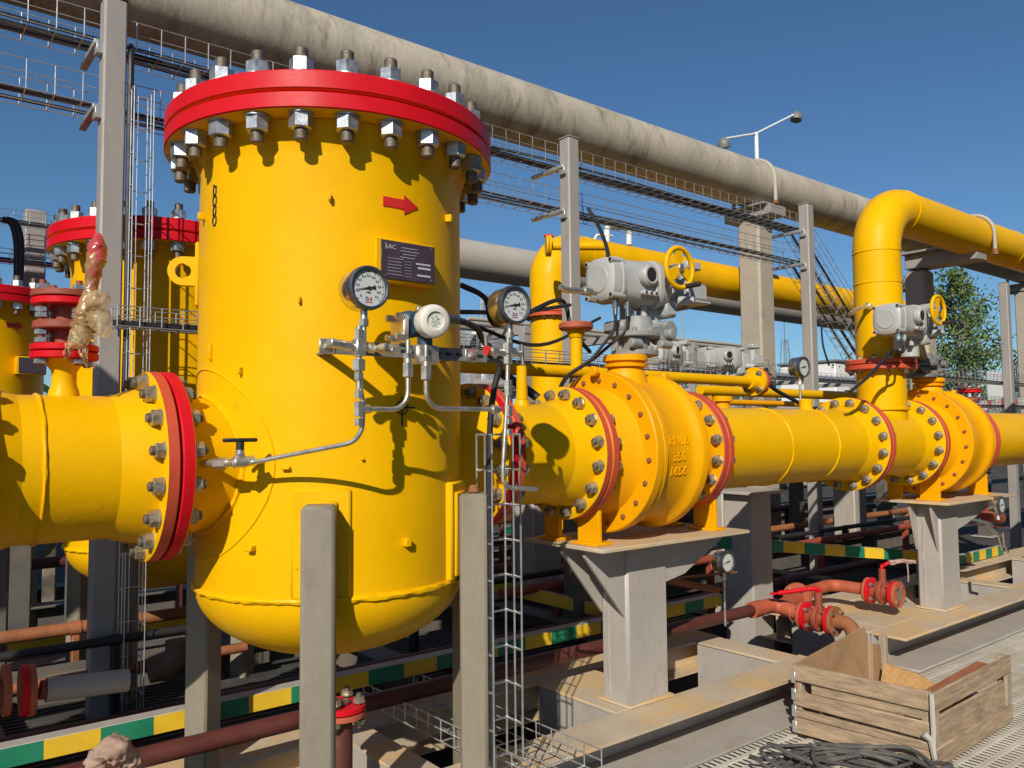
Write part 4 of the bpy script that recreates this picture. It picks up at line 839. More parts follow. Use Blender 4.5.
tray([(-2.5,6.6,2.83),(1.0,6.6,2.83)],.15,.08,(0,1,0),(0,0,1),'far upper wire tray at the left edge behind the low vessels',cables=2)
tray([(-2.5,6.6,2.55),(1.0,6.6,2.55)],.15,.08,(0,1,0),(0,0,1),'far lower wire tray at the left edge behind the low vessels',cables=2)
tray([(5.0,5.6,1.93),(12,5.6,1.93)],.2,.1,(0,1,0),(0,0,1),'level wire tray with black cables crossing behind the long yellow spool',sp=.12,cables=4)
tray([(2.4,3.3,1.66),(4.3,3.3,1.66)],.12,.09,(0,1,0),(0,0,1),'short wire tray in front of the red flanged background riser',sp=.1,cables=2)
# vertical ladders
tray([(.805,3.50,-.1),(.805,3.50,2.72)],.075,.1,(1,0,0),(0,-1,0),'upright wire ladder tray beside the tall left post',sp=.13,cables=0,nlong=3)
vx=aY(498,600,1.90).x
tray([(vx,1.93,.36),(vx,1.93,1.305)],.105,.075,(1,0,0),(0,-1,0),'upright wire ladder tray beside the right front vessel leg',sp=.1,r=.003,nlong=3)
tray([(1.58,2.78,.30),(1.60,1.75,.30)],.22,.07,(1,0,0),(0,0,1),'short wire tray lying low at the foot of the front vessel legs',sp=.07,nlong=4)
# ---------------------------------------------------------------- overhead pipes
def bigpipe(x0,x1,y,z,r,label,matn,bands=(),name='overhead_pipe'):
    t=thing(name,((x0+x1)/2,y,z-r),label,'pipe'); m=MB(); n=24
    m.lathe([((x1-x0)*k/n,r) for k in range(n+1)],(x0,y,z),(1,0,0),64); m.build('pipe','%s'%matn,t,sharp=60)
    return t
bigpipe(-6,30,5.0,3.94,.247,'large weathered grey pipe crossing the sky above everything','pipegrey')
bigpipe(3.6,15.6,8.0,3.455,.24,'pale grey pipe in the background below the yellow one','pipegrey2')
XC1=aY(757,300,5.0).x
def pipecol(x,y,zp,r,w,label,ybr=None,rise=0):
    t=thing('pipe_column',(x,y,-.15),label,'pipe column','square pipe rack columns'); zt=zp-r-.03+rise
    m=MB(); m.box((x,y,(zt-.15-.12)/2+0),(w,w,zt-.12+.15),ch=.02); m.build('shaft','colgrey',t)
    m=MB(); yb=ybr or y; m.box((x,(y+yb)/2,zt-.06),(w*1.1,abs(yb-y)+w*(2.2 if yb==y else .8),.10),ch=.006); m.box((x-.02,(y+yb)/2,zt-.002),(w*1.5,abs(yb-y)+w*(2.0 if yb==y else .9),.016),ch=.003); m.build('bearer','post',t)
    u=MB(); pts=[V((x,yb+math.cos(g)*(r+.014),zp+math.sin(g)*(r+.014))) for g in [PI*i/22 for i in range(23)]]
    pts=[V((x,yb+r+.014,zp-r-.02))]+pts+[V((x,yb-r-.014,zp-r-.02))]; u.tube(pts,.021 if r>.2 else .012,10); u.build('pipe_clamp','pipegrey2',t)
    u=MB()
    for sg in (-1,1): u.hexn((x,yb+sg*(r+.014),zp-r-.02),(x,yb+sg*(r+.014),zp-r+.02),.03 if r>.2 else .02)
    u.build('clamp_nut','rust',t)
    return t
pipecol(XC1,5.0,3.94,.247,.26,'square beige column with pale clamp under the overhead grey pipe')
pipecol(XC1+7.5,5.0,3.94,.247,.26,'square beige column under the overhead grey pipe, far right beyond the riser')
pipecol(-1.6,5.0,3.94,.247,.26,'square beige column under the overhead pipe at the far left') if False else None
pipecol(5.8,2.63,ZT,RR,.15,'square grey column with bracket and clamp carrying the riser pipe on the right',2.27,.10)
# ---------------------------------------------------------------- second pipe row (Y=4.07)
XR2=4.724; YR2=5.4; rr2=.183
t=thing('riser_pipe',(XR2,YR2,-.1),'background yellow riser with thin red flange, bending right behind the nearer actuator','gas pipe'); z2=2.949
m=MB(); m.tube([(XR2,YR2,-.1),(XR2,YR2,2.335)],rr2,40); m.tube([(XR2,YR2,2.395),(XR2,YR2,z2),(11.2,YR2,z2)],rr2+.003,40,rb=.40,k=18); m.ring((XR2+.40,YR2,z2),(1,0,0),rr2+.0035,.005,n=40,m=6); m.ring((XR2+1.6,YR2,z2),(1,0,0),rr2+.0035,.005,n=40,m=6); m.build('riser','yellow',t,sharp=60)
m=MB()
for z in (2.335,2.370): m.lathe([(0,.1),(0,.237),(.003,.24),(.028,.24),(.031,.237),(.031,.1)],(XR2,YR2,z),(0,0,1),48)
m.build('riser_flange','primer',t); ring_bolts(t,(XR2,YR2,2.368),(0,0,1),.208,16,SBOLT,SBL)
p=aY(551,246,4.9); ax_=V((.82,-.57,0)); m=MB(); m.cyl(p,p+ax_*.45,.035,n=20); m.cyl(p,p-ax_*.02,.088,n=28,ch=.004); m.build('vent_flange','yellow',t)
m=MB(); m.cyl(p-ax_*.024,p-ax_*.044,.088,n=28,ch=.004); m.build('vent_flange','yellow',t); m=MB(); m.cyl(p+V((0,0,.085))-ax_*.06,p+V((0,0,.085))+ax_*.02,.012,n=10); m.build('vent_bolt','red',t)
t=thing('pipe_spool',(3.5,4.07,ZP-.2),'background yellow pipe of the second row behind the front vessel','gas pipe')
m=MB(); m.lathe([(0,RP),(1,RP),(9.0,RP)],(1.67,4.07,ZP),(1,0,0),48); m.build('pipe','yellow',t)
for x in (1.95,2.7,4.25,4.9,5.7):
    m=MB(); m.lathe([(0,.15),(0,.257),(.003,.26),(.036,.26),(.039,.257),(.039,.15)],(x,4.07,ZP),(1,0,0),48,[0,1,1,1,0]); m.lathe([(0.043,.15),(0.043,.257),(.046,.26),(.079,.26),(.082,.257),(.082,.15)],(x,4.07,ZP),(1,0,0),48,[0,1,1,1,0]); m.build('flange',['yellow','primer'],t); ring_bolts(t,(x+.04,4.07,ZP),(1,0,0),.23,16,PBOLT,PBL)
def dup_plain(root,loc,label,rotz):
    index_kids(); KIDS[root.name]=[k for k in KIDS[root.name] if not k.name.startswith('handwheel')]
    c=copy_tree(root); c.location=V(loc); c.rotation_euler=(0,0,rotz); c['label']=label; WPOS[c.name]=V(loc); return c
BL=[((4.72,4.07,1.60),'second row grey actuator directly right of the nearer actuator column',.25),((5.42,4.07,1.60),'second row grey actuator just left of the beige column',-.2),((5.05,4.55,1.56),'third grey actuator squeezed between the two second row actuators',1.2),((2.42,4.07,1.50),'second row grey actuator behind the right pressure gauge',0)]
for loc,lb,rz_ in BL:
    dup_plain(A1,loc,lb,rz_); m=MB(); p=V(loc); m.cyl((p.x,p.y,ZP-.3),(p.x,p.y,p.z),.06,n=24); m.cyl((p.x,p.y,p.z-.05),(p.x,p.y,p.z-.002),.085,n=28); solo(m,'stem_pipe','orange',(p.x,p.y,ZP-.3),'yellow stem pipe carrying the '+lb.split(',')[0].replace('directly ','').replace('squeezed ',''),'pipe')
# ---------------------------------------------------------------- bypass pipes
Yb=2.85
a=aY(528,370,Yb); b=aY(748,381,Yb); zz=(a.z+b.z)/2
t=thing('bypass_pipe',a,'thin yellow bypass pipe behind the nearer valve ending in a bolted flange','pipe')
m=MB(); m.tube([(a.x-1.0,Yb,zz),(b.x,Yb,zz)],.030,20); m.build('pipe','yellow',t)
m=MB(); m.cyl((b.x,Yb,zz),(b.x+.05,Yb,zz),.045,.06,n=24); m.cyl((b.x+.05,Yb,zz),(b.x+.072,Yb,zz),.085,n=32,ch=.002); m.cyl((b.x+.076,Yb,zz),(b.x+.098,Yb,zz),.085,n=32,mi=1,ch=.002); m.build('flange',['yellow','primer'],t); ring_bolts(t,(b.x+.074,Yb,zz),(1,0,0),.065,4,SBOLT,SBL)
c=aY(576,330,Yb); m=MB(); m.cyl((c.x,Yb,zz),(c.x,Yb,c.z),.030,n=24); m.cyl((c.x,Yb,c.z-.04),(c.x,Yb,c.z+.0),.034,.05,n=24); m.build('stub','yellow',t)
m=MB(); m.cyl((c.x,Yb,c.z),(c.x,Yb,c.z+.035),.084,n=32,ch=.008); m.build('stub_cap','brickred',t)
Yc=3.25; a=aY(700,390,Yc); b=aY(906,397,Yc)
m=MB(); m.tube([(a.x-.0,Yc,a.z),(b.x+1.0,Yc,a.z)],.033,18); solo(m,'bypass_pipe','yellow',a,'second thin yellow pipe behind the long spool, lower than the flanged one','pipe')
Yc=4.6; a=aY(715,402,Yc); m=MB(); m.tube([(a.x,Yc,a.z),(a.x+4,Yc,a.z)],.028,16); m.cyl((a.x,Yc,a.z-.06),(a.x,Yc,a.z+.07),.07,n=20); solo(m,'bypass_pipe','orange',a,'farthest thin yellow pipe with round end valve behind the long spool','pipe')
m=MB(); m.tube([aY(555,398,2.6),aY(573,398,2.55),aY(583,410,2.5)],.014,8,rb=.02); m.tube([aY(500,372,2.6),aY(530,392,2.5),aY(560,415,2.42),aY(565,430,2.4)],.018,8,rb=.05); solo(m,'hose','black',aY(555,398,2.6),'black hose ends behind the short spool','hose')
# loose cables in the middle
m=MB(); m.tube(spl([aY(588,208,3.5),aY(598,225,3.4),aY(606,245,3.1),aY(609,262,2.6)]),.011,8); solo(m,'cable','black',aY(588,208,3.5),'black cable dropping from the lower tray to the nearer actuator','cable')
m=MB(); m.tube(spl([aY(766,368,2.9),aY(770,385,2.9),aY(790,398,2.9),aY(812,408,2.9),aY(835,407,2.9)]),.013,8); solo(m,'cable','black',aY(766,368,2.9),'black cable loop sagging beside the small gauge on the long spool','cable')
m=MB(); m.tube(spl([aY(821,320,3.5),aY(823,345,3.4),aY(829,365,3.2)]),.008,6); solo(m,'cable','black',aY(821,320,3.5),'thin black cable hanging from the sloping tray','cable')
m=MB(); m.tube(spl([aY(461,285,2.6),aY(485,298,2.6),aY(500,325,2.7),aY(560,300,3.2),aY(572,330,3.2),aY(590,352,3.3)]),.012,6); m.tube(spl([aY(461,312,2.7),aY(520,312,2.9),aY(570,305,3.2)]),.01,6); m.tube(spl([aY(465,322,2.8),aY(540,345,2.9),aY(600,318,3.3)]),.009,6); solo(m,'cable','black',aY(461,285,2.6),'black cables strung behind the right gauge in front of the background riser','cable')
m=MB()
for k in range(2): m.tube(spl([aY(2+4*k,219,6.3),aY(12+4*k,224,6.3),aY(17+4*k,245,6.3),aY(17+3*k,285,6.3)]),.022,8)
solo(m,'cable','black',aY(2,219,6.3),'pair of black cables curving down at the left edge','cable')
m=MB(); m.tube(spl([(.80,3.62,2.98),(.775,3.50,2.85),(.772,3.49,2.3),(.775,3.49,1.8),(.772,3.50,1.35)]),.012,8); solo(m,'cable','black',(.772,3.49,1.4),'black cable clipped down the right side of the tall left post','cable')
x=aY(35,255,6.8).x; boxcol(x,6.85,-.15,3.0,.14,'grey post at the left edge between the far trays','post',name='tray_post',cat='steel post')
# ---------------------------------------------------------------- striped toe boards and ground level pipes
def striped(a,b,h,label,w=.12,off=0,thick=.05,allyellow=False):
    a,b=V(a),V(b); d=(b-a).normalized(); L=(b-a).length; t=thing('striped_beam',(a+b)/2-V((0,0,h)),label,'striped beam')
    m=MB(); m.beam(a-V((0,0,h/2)),b-V((0,0,h/2)),thick,h,.003); m.build('beam','steelgrey',t)
    n=V((d.y,-d.x,0))*(thick/2); s=-off; k=0; st=MB()
    while s<L:
        s0=max(0,s); s1=min(L,s+w)
        if s1>s0:
            p=a+d*(s0+s1)/2-V((0,0,h/2))+n; st.box(p+n.normalized()*.001,(s1-s0-.0005,.003,h*.96),Matrix((d,-n.normalized(),V((0,0,1)))).transposed(),.0003,mi=0 if (k%2 or allyellow) else 1)
        s+=w;k+=1
    st.build('stripes',['tapey','green'],t); return t
zs_=aY(300,685,2.745).z; striped((-.9,2.775,zs_),(3.62,2.775,zs_),.058,'green and yellow striped edge beam crossing low behind the front vessel legs',w=.152,off=.06,thick=.06)
striped((-1.5,4.75,.29),(2.9,4.75,.29),.075,'plain yellow edge beam low at the left behind the dark posts',w=.5,allyellow=True)
striped(aY(500,527,6.0),aY(640,510,6.0),.07,'small green and yellow striped beam far back below the valves',w=.18)
striped(aY(716,536,3.05),aY(921,551,2.55),.07,'green and yellow striped beam running behind the red brown valves',w=.16,thick=.03)
striped(aY(957,555,2.75),aY(1001,545,2.75),.075,'short green and yellow striped beam right of the farther valve support',w=.12,thick=.03)
striped(aY(470,572,3.6),aY(603,605,3.2),.07,'shaded yellow edge beam slanting behind the wire ladder',w=.5,allyellow=True,thick=.04)
striped(aY(610,523,7.0),aY(905,510,7.0),.08,'long yellow striped beam far back in sunlight',w=.5,allyellow=True,thick=.04)
# brown drain header
YH=2.52; zh=aY(411,684,2.52).z-.030; zv=aY(411,684,2.60).z-.030
t=thing('drain_header',(2.0,YH,zh-.05),'red brown drain pipe running low from the left to the two red handled valves','drain pipe')
m=MB(); m.tube([(-1,YH,zh),(3.60,YH,zh)],.029,20); m.build('header','darkbrown',t)
zh2=.372
m=MB(); m.tube([(3.60,YH,zh),(3.76,YH,zh),(3.76,2.36,zv)],.038,20,rb=.06); m.cyl((3.55,YH,zh),(3.63,YH,zh),.041,n=20); m.ring((3.76,2.41,zv),(0,1,0),.041,.004,n=24,m=6)
m.cyl((3.76,2.49,zv+.02),(4.02,2.55,zv+.02),.038,n=20); m.tube([(4.08,2.58,zv+.03),(4.49,2.62,zv+.03),(4.49,2.38,zv+.03)],.034,18,rb=.07); m.build('branch','brickred',t)
m=MB(); ax=V((.98,.18,.03)).normalized(); c=V((4.02,2.56,zv+.025)); m.cyl(c,c+ax*.018,.075,n=28,ch=.002); m.cyl(c+ax*.022,c+ax*.04,.075,n=28,ch=.002); m.build('branch_flange','brickred',t); ring_bolts(t,c+ax*.02,ax,.055,4,TBOLT,TBL)
def bv(x,y0,z,label,hand):
    t=thing('drain_valve',(x,y0-.1,z-.07),label,'drain valve','red brown drain ball valves'); D=lambda y:(x,y0-y,z)
    m=MB(); m.cyl(D(0),D(.016),.072,n=30,ch=.002); m.build('pipe_flange','brickred',t)
    m=MB(); m.cyl(D(.019),D(.036),.073,n=30,ch=.002); m.build('valve_flange','red',t); m=MB(); m.cyl(D(.150),D(.167),.073,n=30,ch=.002); m.build('valve_flange','red',t)
    m=MB(); m.cyl(D(.036),D(.15),.042,n=24); m.cyl(D(.08),D(.105),.068,n=26,ch=.004); m.cyl((x,y0-.093,z),(x,y0-.093,z+.13),.022,.019,n=16); m.build('body','brownred',t)
    m=MB(); m.cyl(D(.170),D(.188),.073,n=30,ch=.002); m.build('end_flange','rustpipe' if hand==0 else 'brickred',t)
    for yy,g in ((.026,.03),(.168,.03)): ring_bolts(t,D(yy),(0,-1,0),.055,4,TBOLT,TBL)
    m=MB(); p=V((x,y0-.093,z+.135))
    if hand==0: m.tube([p+V((.012,0,-.012)),p+V((.0,0,.012)),p+V((-.03,.03,.012)),p+V((-.10,.16,-.02))],.012,10,rb=.02); m.beam(p+V((-.02,.03,.01)),p+V((-.12,.20,-.028)),.026,.008)
    else: m.tube([p+V((0,0,-.02)),p+V((-.006,0,.015)),p+V((.02,-.0,.012)),p+V((.045,-.02,.03))],.010,10,rb=.02)
    m.build('handle','red',t); return t
v1=bv(3.76,2.36,zv,'nearer red brown drain valve with red lever and orange outlet bend',0)
v2=bv(4.49,2.40,zv+.03,'farther red brown drain valve with open end in front of the box column',1)
m=MB(); m.tube([(3.76,2.172,zv),(3.76,2.10,zv),(3.73,2.05,zv-.10),(3.72,2.045,zv-.2)],.036,18,rb=.07); m.build('outlet_bend','rustpipe',v1)
m=MB(); m.cyl((4.49,2.2115,zv+.03),(4.49,2.2105,zv+.03),.032,n=22); m.build('open_end','brass',v2)
p=V((4.49,2.307,zv+.165)); m=lumpy([p+V((.045,-.02,.028)),p+V((.10,-.06,.035)),p+V((.17,-.11,.03))],lambda f:.015*(1-.4*f),10,.35,12); q=lumpy([p+V((.13,-.08,.03)),p+V((.13,-.085,-.03)),p+V((.128,-.085,-.08))],lambda f:.004,6,.2,6); m.add(q.v,q.f)
solo(m,'taped_wrap','cloth',p,'dirty tape wrapped round the handle of the farther drain valve','tape wrap')
# floor-level oddments
def gpipe(pts,r,matn,label,name='floor_pipe',rb=.1,n=14): m=MB(); m.tube(pts,r,n,rb=rb); return solo(m,name,matn,pts[0],label,'pipe')
gpipe([(-1.0,3.55,.36),(1.30,3.55,.38)],.022,'rustpipe','thin rusty orange pipe low at the left edge')
a=aY(0,688,2.75); t=thing('floor_pipe',a,'pale floor pipe with red flange low at the left edge','pipe')
m=MB(); m.tube([aY(40,690,2.95),aY(92,686,2.95)],.03,14); m.build('coupling','brownred',t); m=MB(); m.tube([aY(-30,696,2.95),aY(8,692,2.95)],.045,14); m.build('coupling','brownred',t)
m=MB(); pa,pb_=aY(46,690,2.95),aY(128,680,2.95); m.tube([pa,pb_],.037,16); m.build('pipe','pipegrey2',t)
for px,mm in ((20,'red'),(27,'brickred'),(2,'brickred')):
    m=MB(); p=aY(px,691,2.95); m.cyl(p,p+V((.02,0,0)),.078,n=26,ch=.002); m.build('flange',mm,t)
gpipe([aY(150,672,3.2),aY(168,668,3.2),aY(177,655,3.2),aY(177,640,3.2)],.042,'rubberhose','short brown rubber elbow pipe low behind the dark posts',name='pipe_elbow',rb=.09)
gpipe([aY(360,707,2.0),aY(360,690,2.0)],.03,'darkbrown','short dark stub pipe between the front vessel legs',name='stub_pipe') if False else None
t=thing('floor_flange_valve',aY(345,715,2.2),'small red flange with nuts low between the front vessel legs','small valve')
p=aY(341,709,2.25); m=MB(); m.cyl(p+V((0,0,.0)),p+V((0,0,.016)),.075,n=30,ch=.002,mi=0); m.cyl(p+V((0,0,-.02)),p+V((0,0,-.004)),.075,n=30,ch=.002,mi=1); m.build('flange',['red','brickred'],t)
m=MB(); m.cyl(p+V((0,0,-.3)),p+V((0,0,-.02)),.035,n=18); m.cyl(p+V((0,0,.016)),p+V((0,0,.022)),.03,n=18); m.build('pipe','darkbrown',t); ring_bolts(t,p,(0,0,1),.056,4,SBOLT,SBL)
# rag
p=aY(112,757,2.3)
m=lumpy([aY(94,772,2.3),aY(98,754,2.3),aY(110,747,2.28),aY(124,752,2.3),aY(131,764,2.31),aY(134,776,2.3)],lambda f:.021+.009*math.sin(PI*f)**2+.004*math.sin(17*f),26,.22,44)
solo(m,'rag','cloth',p,'crumpled dirty rag lying over the dark brown pipe at the lower left','rag',None,180)
# angle bars near support 1
m=MB(); a=aY(657,575,2.45); b=aY(722,588,2.45); m.beam(a,b,.03,.006); m.beam(a+V((0,.015,-.015)),b+V((0,.015,-.015)),.006,.03); m.beam(aY(735,572,2.6),aY(657,580,2.6),.03,.006)
solo(m,'angle_bar','rustpipe',a,'rusty angle bars sticking out right of the nearer valve support','angle bar')
m=MB(); m.tube([aY(954,505,2.15),aY(957,513,2.15),aY(985,524,2.15),aY(998,535,2.15),aY(1002,550,2.15)],.008,8,rb=.05); m.tube([aY(1003,533,2.0),aY(1004,545,2.0),aY(1008,552,2.0)],.008,8); solo(m,'impulse_tube','chrome',aY(954,505,2.15),'bare steel tube curling below the farther valve at the right edge','tubing')
m=MB(); m.tube([aY(975,505,2.5),aY(1000,512,2.3)],.03,10); m.cyl(aY(985,514,2.3),aY(999,518,2.3),.045,n=14); m.beam(aY(955,522,2.2),aY(1008,528,2.2),.03,.006); solo(m,'drain_fitting','brownred',aY(975,505,2.5),'brown drain fitting below the farther valve at the right edge','fitting')
# floor panels and small pipes between the rows
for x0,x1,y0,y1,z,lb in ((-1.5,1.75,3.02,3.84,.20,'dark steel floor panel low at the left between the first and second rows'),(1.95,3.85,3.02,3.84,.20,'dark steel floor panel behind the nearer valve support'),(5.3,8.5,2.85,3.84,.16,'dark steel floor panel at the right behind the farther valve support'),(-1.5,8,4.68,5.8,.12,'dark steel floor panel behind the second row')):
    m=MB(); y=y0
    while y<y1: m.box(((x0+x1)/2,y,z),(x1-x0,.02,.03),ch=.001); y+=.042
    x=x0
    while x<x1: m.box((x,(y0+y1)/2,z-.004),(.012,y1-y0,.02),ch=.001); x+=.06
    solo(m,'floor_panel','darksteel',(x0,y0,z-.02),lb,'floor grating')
for k,(x0,x1,y,z,r,mt,lb) in enumerate(((-1,6,3.15,.30,.028,'darkbrown','dark brown floor pipe just behind the striped edge beam'),(-1,8,3.45,.52,.018,'black','black conduit low behind the front vessel'),(2.6,8,3.40,.46,.026,'brownred','red brown floor pipe behind the nearer valve support'),(-1,9,4.25,.42,.03,'rustpipe','rusty floor pipe under the second row'),(1.7,9,4.85,.50,.03,'darkbrown','dark brown pipe behind the second row'),(2,9,5.15,.70,.04,'pipegrey2','pale grey pipe low behind the second row'),(-1.5,6,5.6,.55,.035,'darkbrown','dark brown pipe far back at the left'),(3,14,6.4,.62,.05,'pipegrey2','pale grey pipe low in the far background'))):
    m=MB(); m.tube([(x0,y,z),(x1,y,z)],r,12)
    xx=x0+.4
    while xx<x1: m.box((xx,y,(z-r)/2-.08),(.03,.05,z-r+.16),ch=.003); m.cyl((xx-.02,y,z),(xx+.02,y,z),r*1.15,n=12); xx+=1.35
    solo(m,'floor_pipe',mt,(x0,y,-.16),lb,'pipe')
# background skid frames and plinths (second row)
def sideframe(x0,x1,y,z,h,label,matn='shadesteel',w=.16):
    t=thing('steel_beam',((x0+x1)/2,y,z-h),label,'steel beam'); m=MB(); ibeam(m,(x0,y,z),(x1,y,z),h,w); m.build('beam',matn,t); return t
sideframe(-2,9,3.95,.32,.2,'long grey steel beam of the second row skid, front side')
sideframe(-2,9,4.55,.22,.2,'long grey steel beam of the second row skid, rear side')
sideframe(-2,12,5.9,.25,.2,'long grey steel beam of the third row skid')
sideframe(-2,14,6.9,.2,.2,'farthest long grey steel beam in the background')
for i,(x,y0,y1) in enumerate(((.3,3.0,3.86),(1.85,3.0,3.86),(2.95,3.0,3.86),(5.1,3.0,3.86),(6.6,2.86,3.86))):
    t=thing('cross_member',(x,(y0+y1)/2,.05),'grey cross beam low between the first and second skid, %s'%('under the dark left posts','right of the front vessel legs','left of the nearer valve support','behind the red brown valves','right of the farther valve support')[i],'steel beam'); m=MB(); ibeam(m,(x,y0,.30),(x,y1,.30),.2,.14); m.build('beam','shadesteel',t)
slabs=((2.2,5.0,5.2,.9),(5.6,3.55,1.5,.5),(6.8,5.0,3.0,.8),(4.6,6.4,6.0,.6))
slab_lab=('pale concrete pad beyond the second row, left of the nearer valve support','pale concrete pad behind the red brown valves','pale concrete pad far right behind the beige column','long pale concrete kerb far back')
for (x,y,w,d),lb in zip(slabs,slab_lab): m=MB(); m.box((x+w/2,y+d/2,-.10),(w,d,.16),ch=.01); solo(m,'concrete_pad','conc',(x,y,-.16),lb,'concrete pad')
# white concrete block & box behind valves
m=MB(); p=V((4.62,2.92,.12)); m.box(p,(.35,.16,.26),ch=.05); solo(m,'concrete_block','conc',(4.62,2.92,-.1),'rounded pale concrete block behind the drain valves','concrete block')
# ---------------------------------------------------------------- crate
F0=V((2.94,1.357,.112)); rz=R(1.2); ex=V((math.cos(rz),math.sin(rz),0)); ey=V((-math.sin(rz)*1.9-.06,math.cos(rz),0)).normalized(); ez=V((0,0,1))
CW,CD,CH=.73,.505,.272
ct=thing('wooden_crate',F0+ex*CW/2+ey*CD/2,'weathered wooden slat crate with broken boards on the walkway grating','crate')
def cb(o,dx,dy,dz,matn,name,jx=.003):
    """board spanning o..o+dx*ex+dy*ey+dz*ez (crate axes)"""
    o=V(o); P=lambda a,b,c: F0+ex*(o.x+a)+ey*(o.y+b)+ez*(o.z+c)
    j=lambda: rnd.uniform(-jx,jx)
    vs=[P(a*dx+j()*.5,b*dy+j()*.4,c*dz+j()) for a in (0,1) for b in (0,1) for c in (0,1)]
    m=MB(); m.add(vs,[[0,1,3,2],[4,6,7,5],[0,4,5,1],[2,3,7,6],[0,2,6,4],[1,5,7,3]])
    me=m.build(name,matn,ct); bm=bmesh.new(); bm.from_mesh(me.data); bmesh.ops.bevel(bm,geom=bm.edges[:],offset=.003,segments=1,affect='EDGES'); bm.to_mesh(me.data); bm.free(); return me
th=.013
# -X side (left face in view): boards along ey at x=-th..0
for z0,h in ((.004,.062),(.066,.030),(.108,.056),(.205,.066)): cb((-th,0,z0),th,CD,h,'woody','slat')
cb((-.001,.03,.166),.012,CD-.10,.036,'woody','slat')
# front face (-Y) boards along ex
for z0,h in ((.004,.070),(.196,.072)): cb((0,-th,z0),CW,th,h,'wood','slat')
cb((.055,-.006,.072),CW-.11,th*.8,.104,'wood','slat'); cb((CW-.055,-th,.072),.055,th,.126,'woodz','slat'); cb((0,-th,.072),.045,th,.126,'woodz','slat')
# +X side
for z0,h in ((.004,.07),): cb((CW,0,z0),th,CD,h,'woody','slat')
for x,y in ((.0,.0),(CW-.03,.0),(.0,CD-.03),(CW-.03,CD-.03)): cb((x+.001,y+.001,.004),.029,.029,.262,'woodz','corner_post')
# back wall: partial plywood, broken
m=MB(); P=lambda a,b,c: F0+ex*a+ey*b+ez*c
m.prism([P(.0,CD-.012,.01),P(.575,CD-.012,.01),P(.58,CD-.012,.28),P(.555,CD-.012,.325),P(.0,CD-.012,.268)],ey*.011); m.build('back_panel','ply',ct)
m=MB(); m.prism([P(.585,CD-.03,.01),P(.67,CD-.03,.01),P(.655,CD-.03,.235),P(.585,CD-.03,.25)],ey*.014); m.build('broken_board','ply',ct)
for k in range(7): cb((.003,.012+k*.072,.004),CW-.006,.064,.011,'wood','floor_slat')
# straps
m=MB()
for z in (.03,.09,.155,.22): m.box(P(-.016,CD+.002-.008,z),(.006,.02,.045),Matrix.Rotation(rz,3,'Z'),.002); 
m.build('metal_strap','galv',ct)
m=MB(); m.tube([P(-.018,-.016,.27),P(-.02,-.018,.15),P(-.017,-.016,.06),P(-.016,-.017,.0)],.007,8,jit=.3); m.tube([P(-.03,.01,.13),P(-.02,-.01,.11),P(-.02,-.018,.05)],.011,8,jit=.3); m.build('metal_strap','pipegrey2',ct)
# wood scraps inside
a=aY(884,672,1.80); b=aY(955,700,1.52)
m=MB(); d=(b-a).normalized(); n=d.cross(ez).normalized(); up=n.cross(d); m.prism([a-up*.05,a+up*.045,a.lerp(b,.5)+up*.05,b+up*.015,b-up*.05],n*.022); solo(m,'split_board','freshwood',b,'fresh yellow split board leaning inside the crate','board')
a=aY(930,694,1.43); b=aY(983,664,1.43); m=MB(); m.beam(a,b,.05,.014); solo(m,'board_scrap','redwood',a,'red brown board scrap resting in the right corner of the crate','board')
# cable coil in front of the crate
m=MB(); c=aZ(852,775,.13)
for k in range(15):
    cx_,cy_=c.x+rnd.uniform(-.10,.10),c.y+rnd.uniform(-.05,.05); ra,rb_=rnd.uniform(.16,.31),rnd.uniform(.07,.15); ph=rnd.uniform(0,6); tz=rnd.uniform(-.018,.018); an=-.65+rnd.uniform(-.35,.35); fr=rnd.uniform(.7,1.0); e1,e2=rnd.uniform(0,6),rnd.uniform(0,6)
    pts=[V((cx_+math.cos(g+ph)*ra*(1+.13*math.sin(2*g+e1))*math.cos(an)-math.sin(g+ph)*rb_*math.sin(an),cy_+math.cos(g+ph)*ra*math.sin(an)+math.sin(g+ph)*rb_*(1+.2*math.sin(3*g+e2))*math.cos(an),.118+.0042*k+tz*math.sin(g*2+e1)+.008*math.sin(g*3+k))) for g in [2*PI*fr*i/50 for i in range(50)]]
    for p in pts: p.z=max(.116,p.z)
    m.tube(pts,rnd.choice((.0075,.0085,.006)),7)
m.tube(spl([aZ(765,766,.115),aZ(790,761,.12),aZ(830,757,.135),aZ(870,765,.14)]),.008,7); m.cyl(aZ(786,758,.13),aZ(801,752,.14),.018,n=10,ch=.003); m.tube(spl([aZ(840,748,.125),aZ(880,745,.15),aZ(915,752,.15),aZ(935,766,.12)]),.007,7)
solo(m,'cable_coil','cablegrey',c,'coil of dark grey cable on the grating in front of the crate','cable coil')
# ---------------------------------------------------------------- street lamp
p=aY(757,160,9.5); q=aY(757.5,133,9.5); t=thing('street_lamp',(p.x,9.5,-.16),'two armed white street lamp showing above the overhead pipe','street lamp')
m=MB(); m.cyl((p.x,9.5,-.16),(p.x,9.5,q.z),.09,.04,n=14); m.build('pole','white',t)
for px,py in ((723,139),(797,113)):
    e=aY(px,py,9.5); m=MB(); m.tube([(p.x,9.5,q.z-.02),e],.022,8); m.build('arm','white',t)
    m=MB(); d=V((1 if px>757 else -1,0,0)); m.lathe([(-.02,0),(0,.05),(.04,.09),(.12,.13),(.20,.12),(.22,.0)],e+V((0,0,.02)),V((-d.x*.25,0,-1)),14); m.build('lamp_head','darkgrey',t)
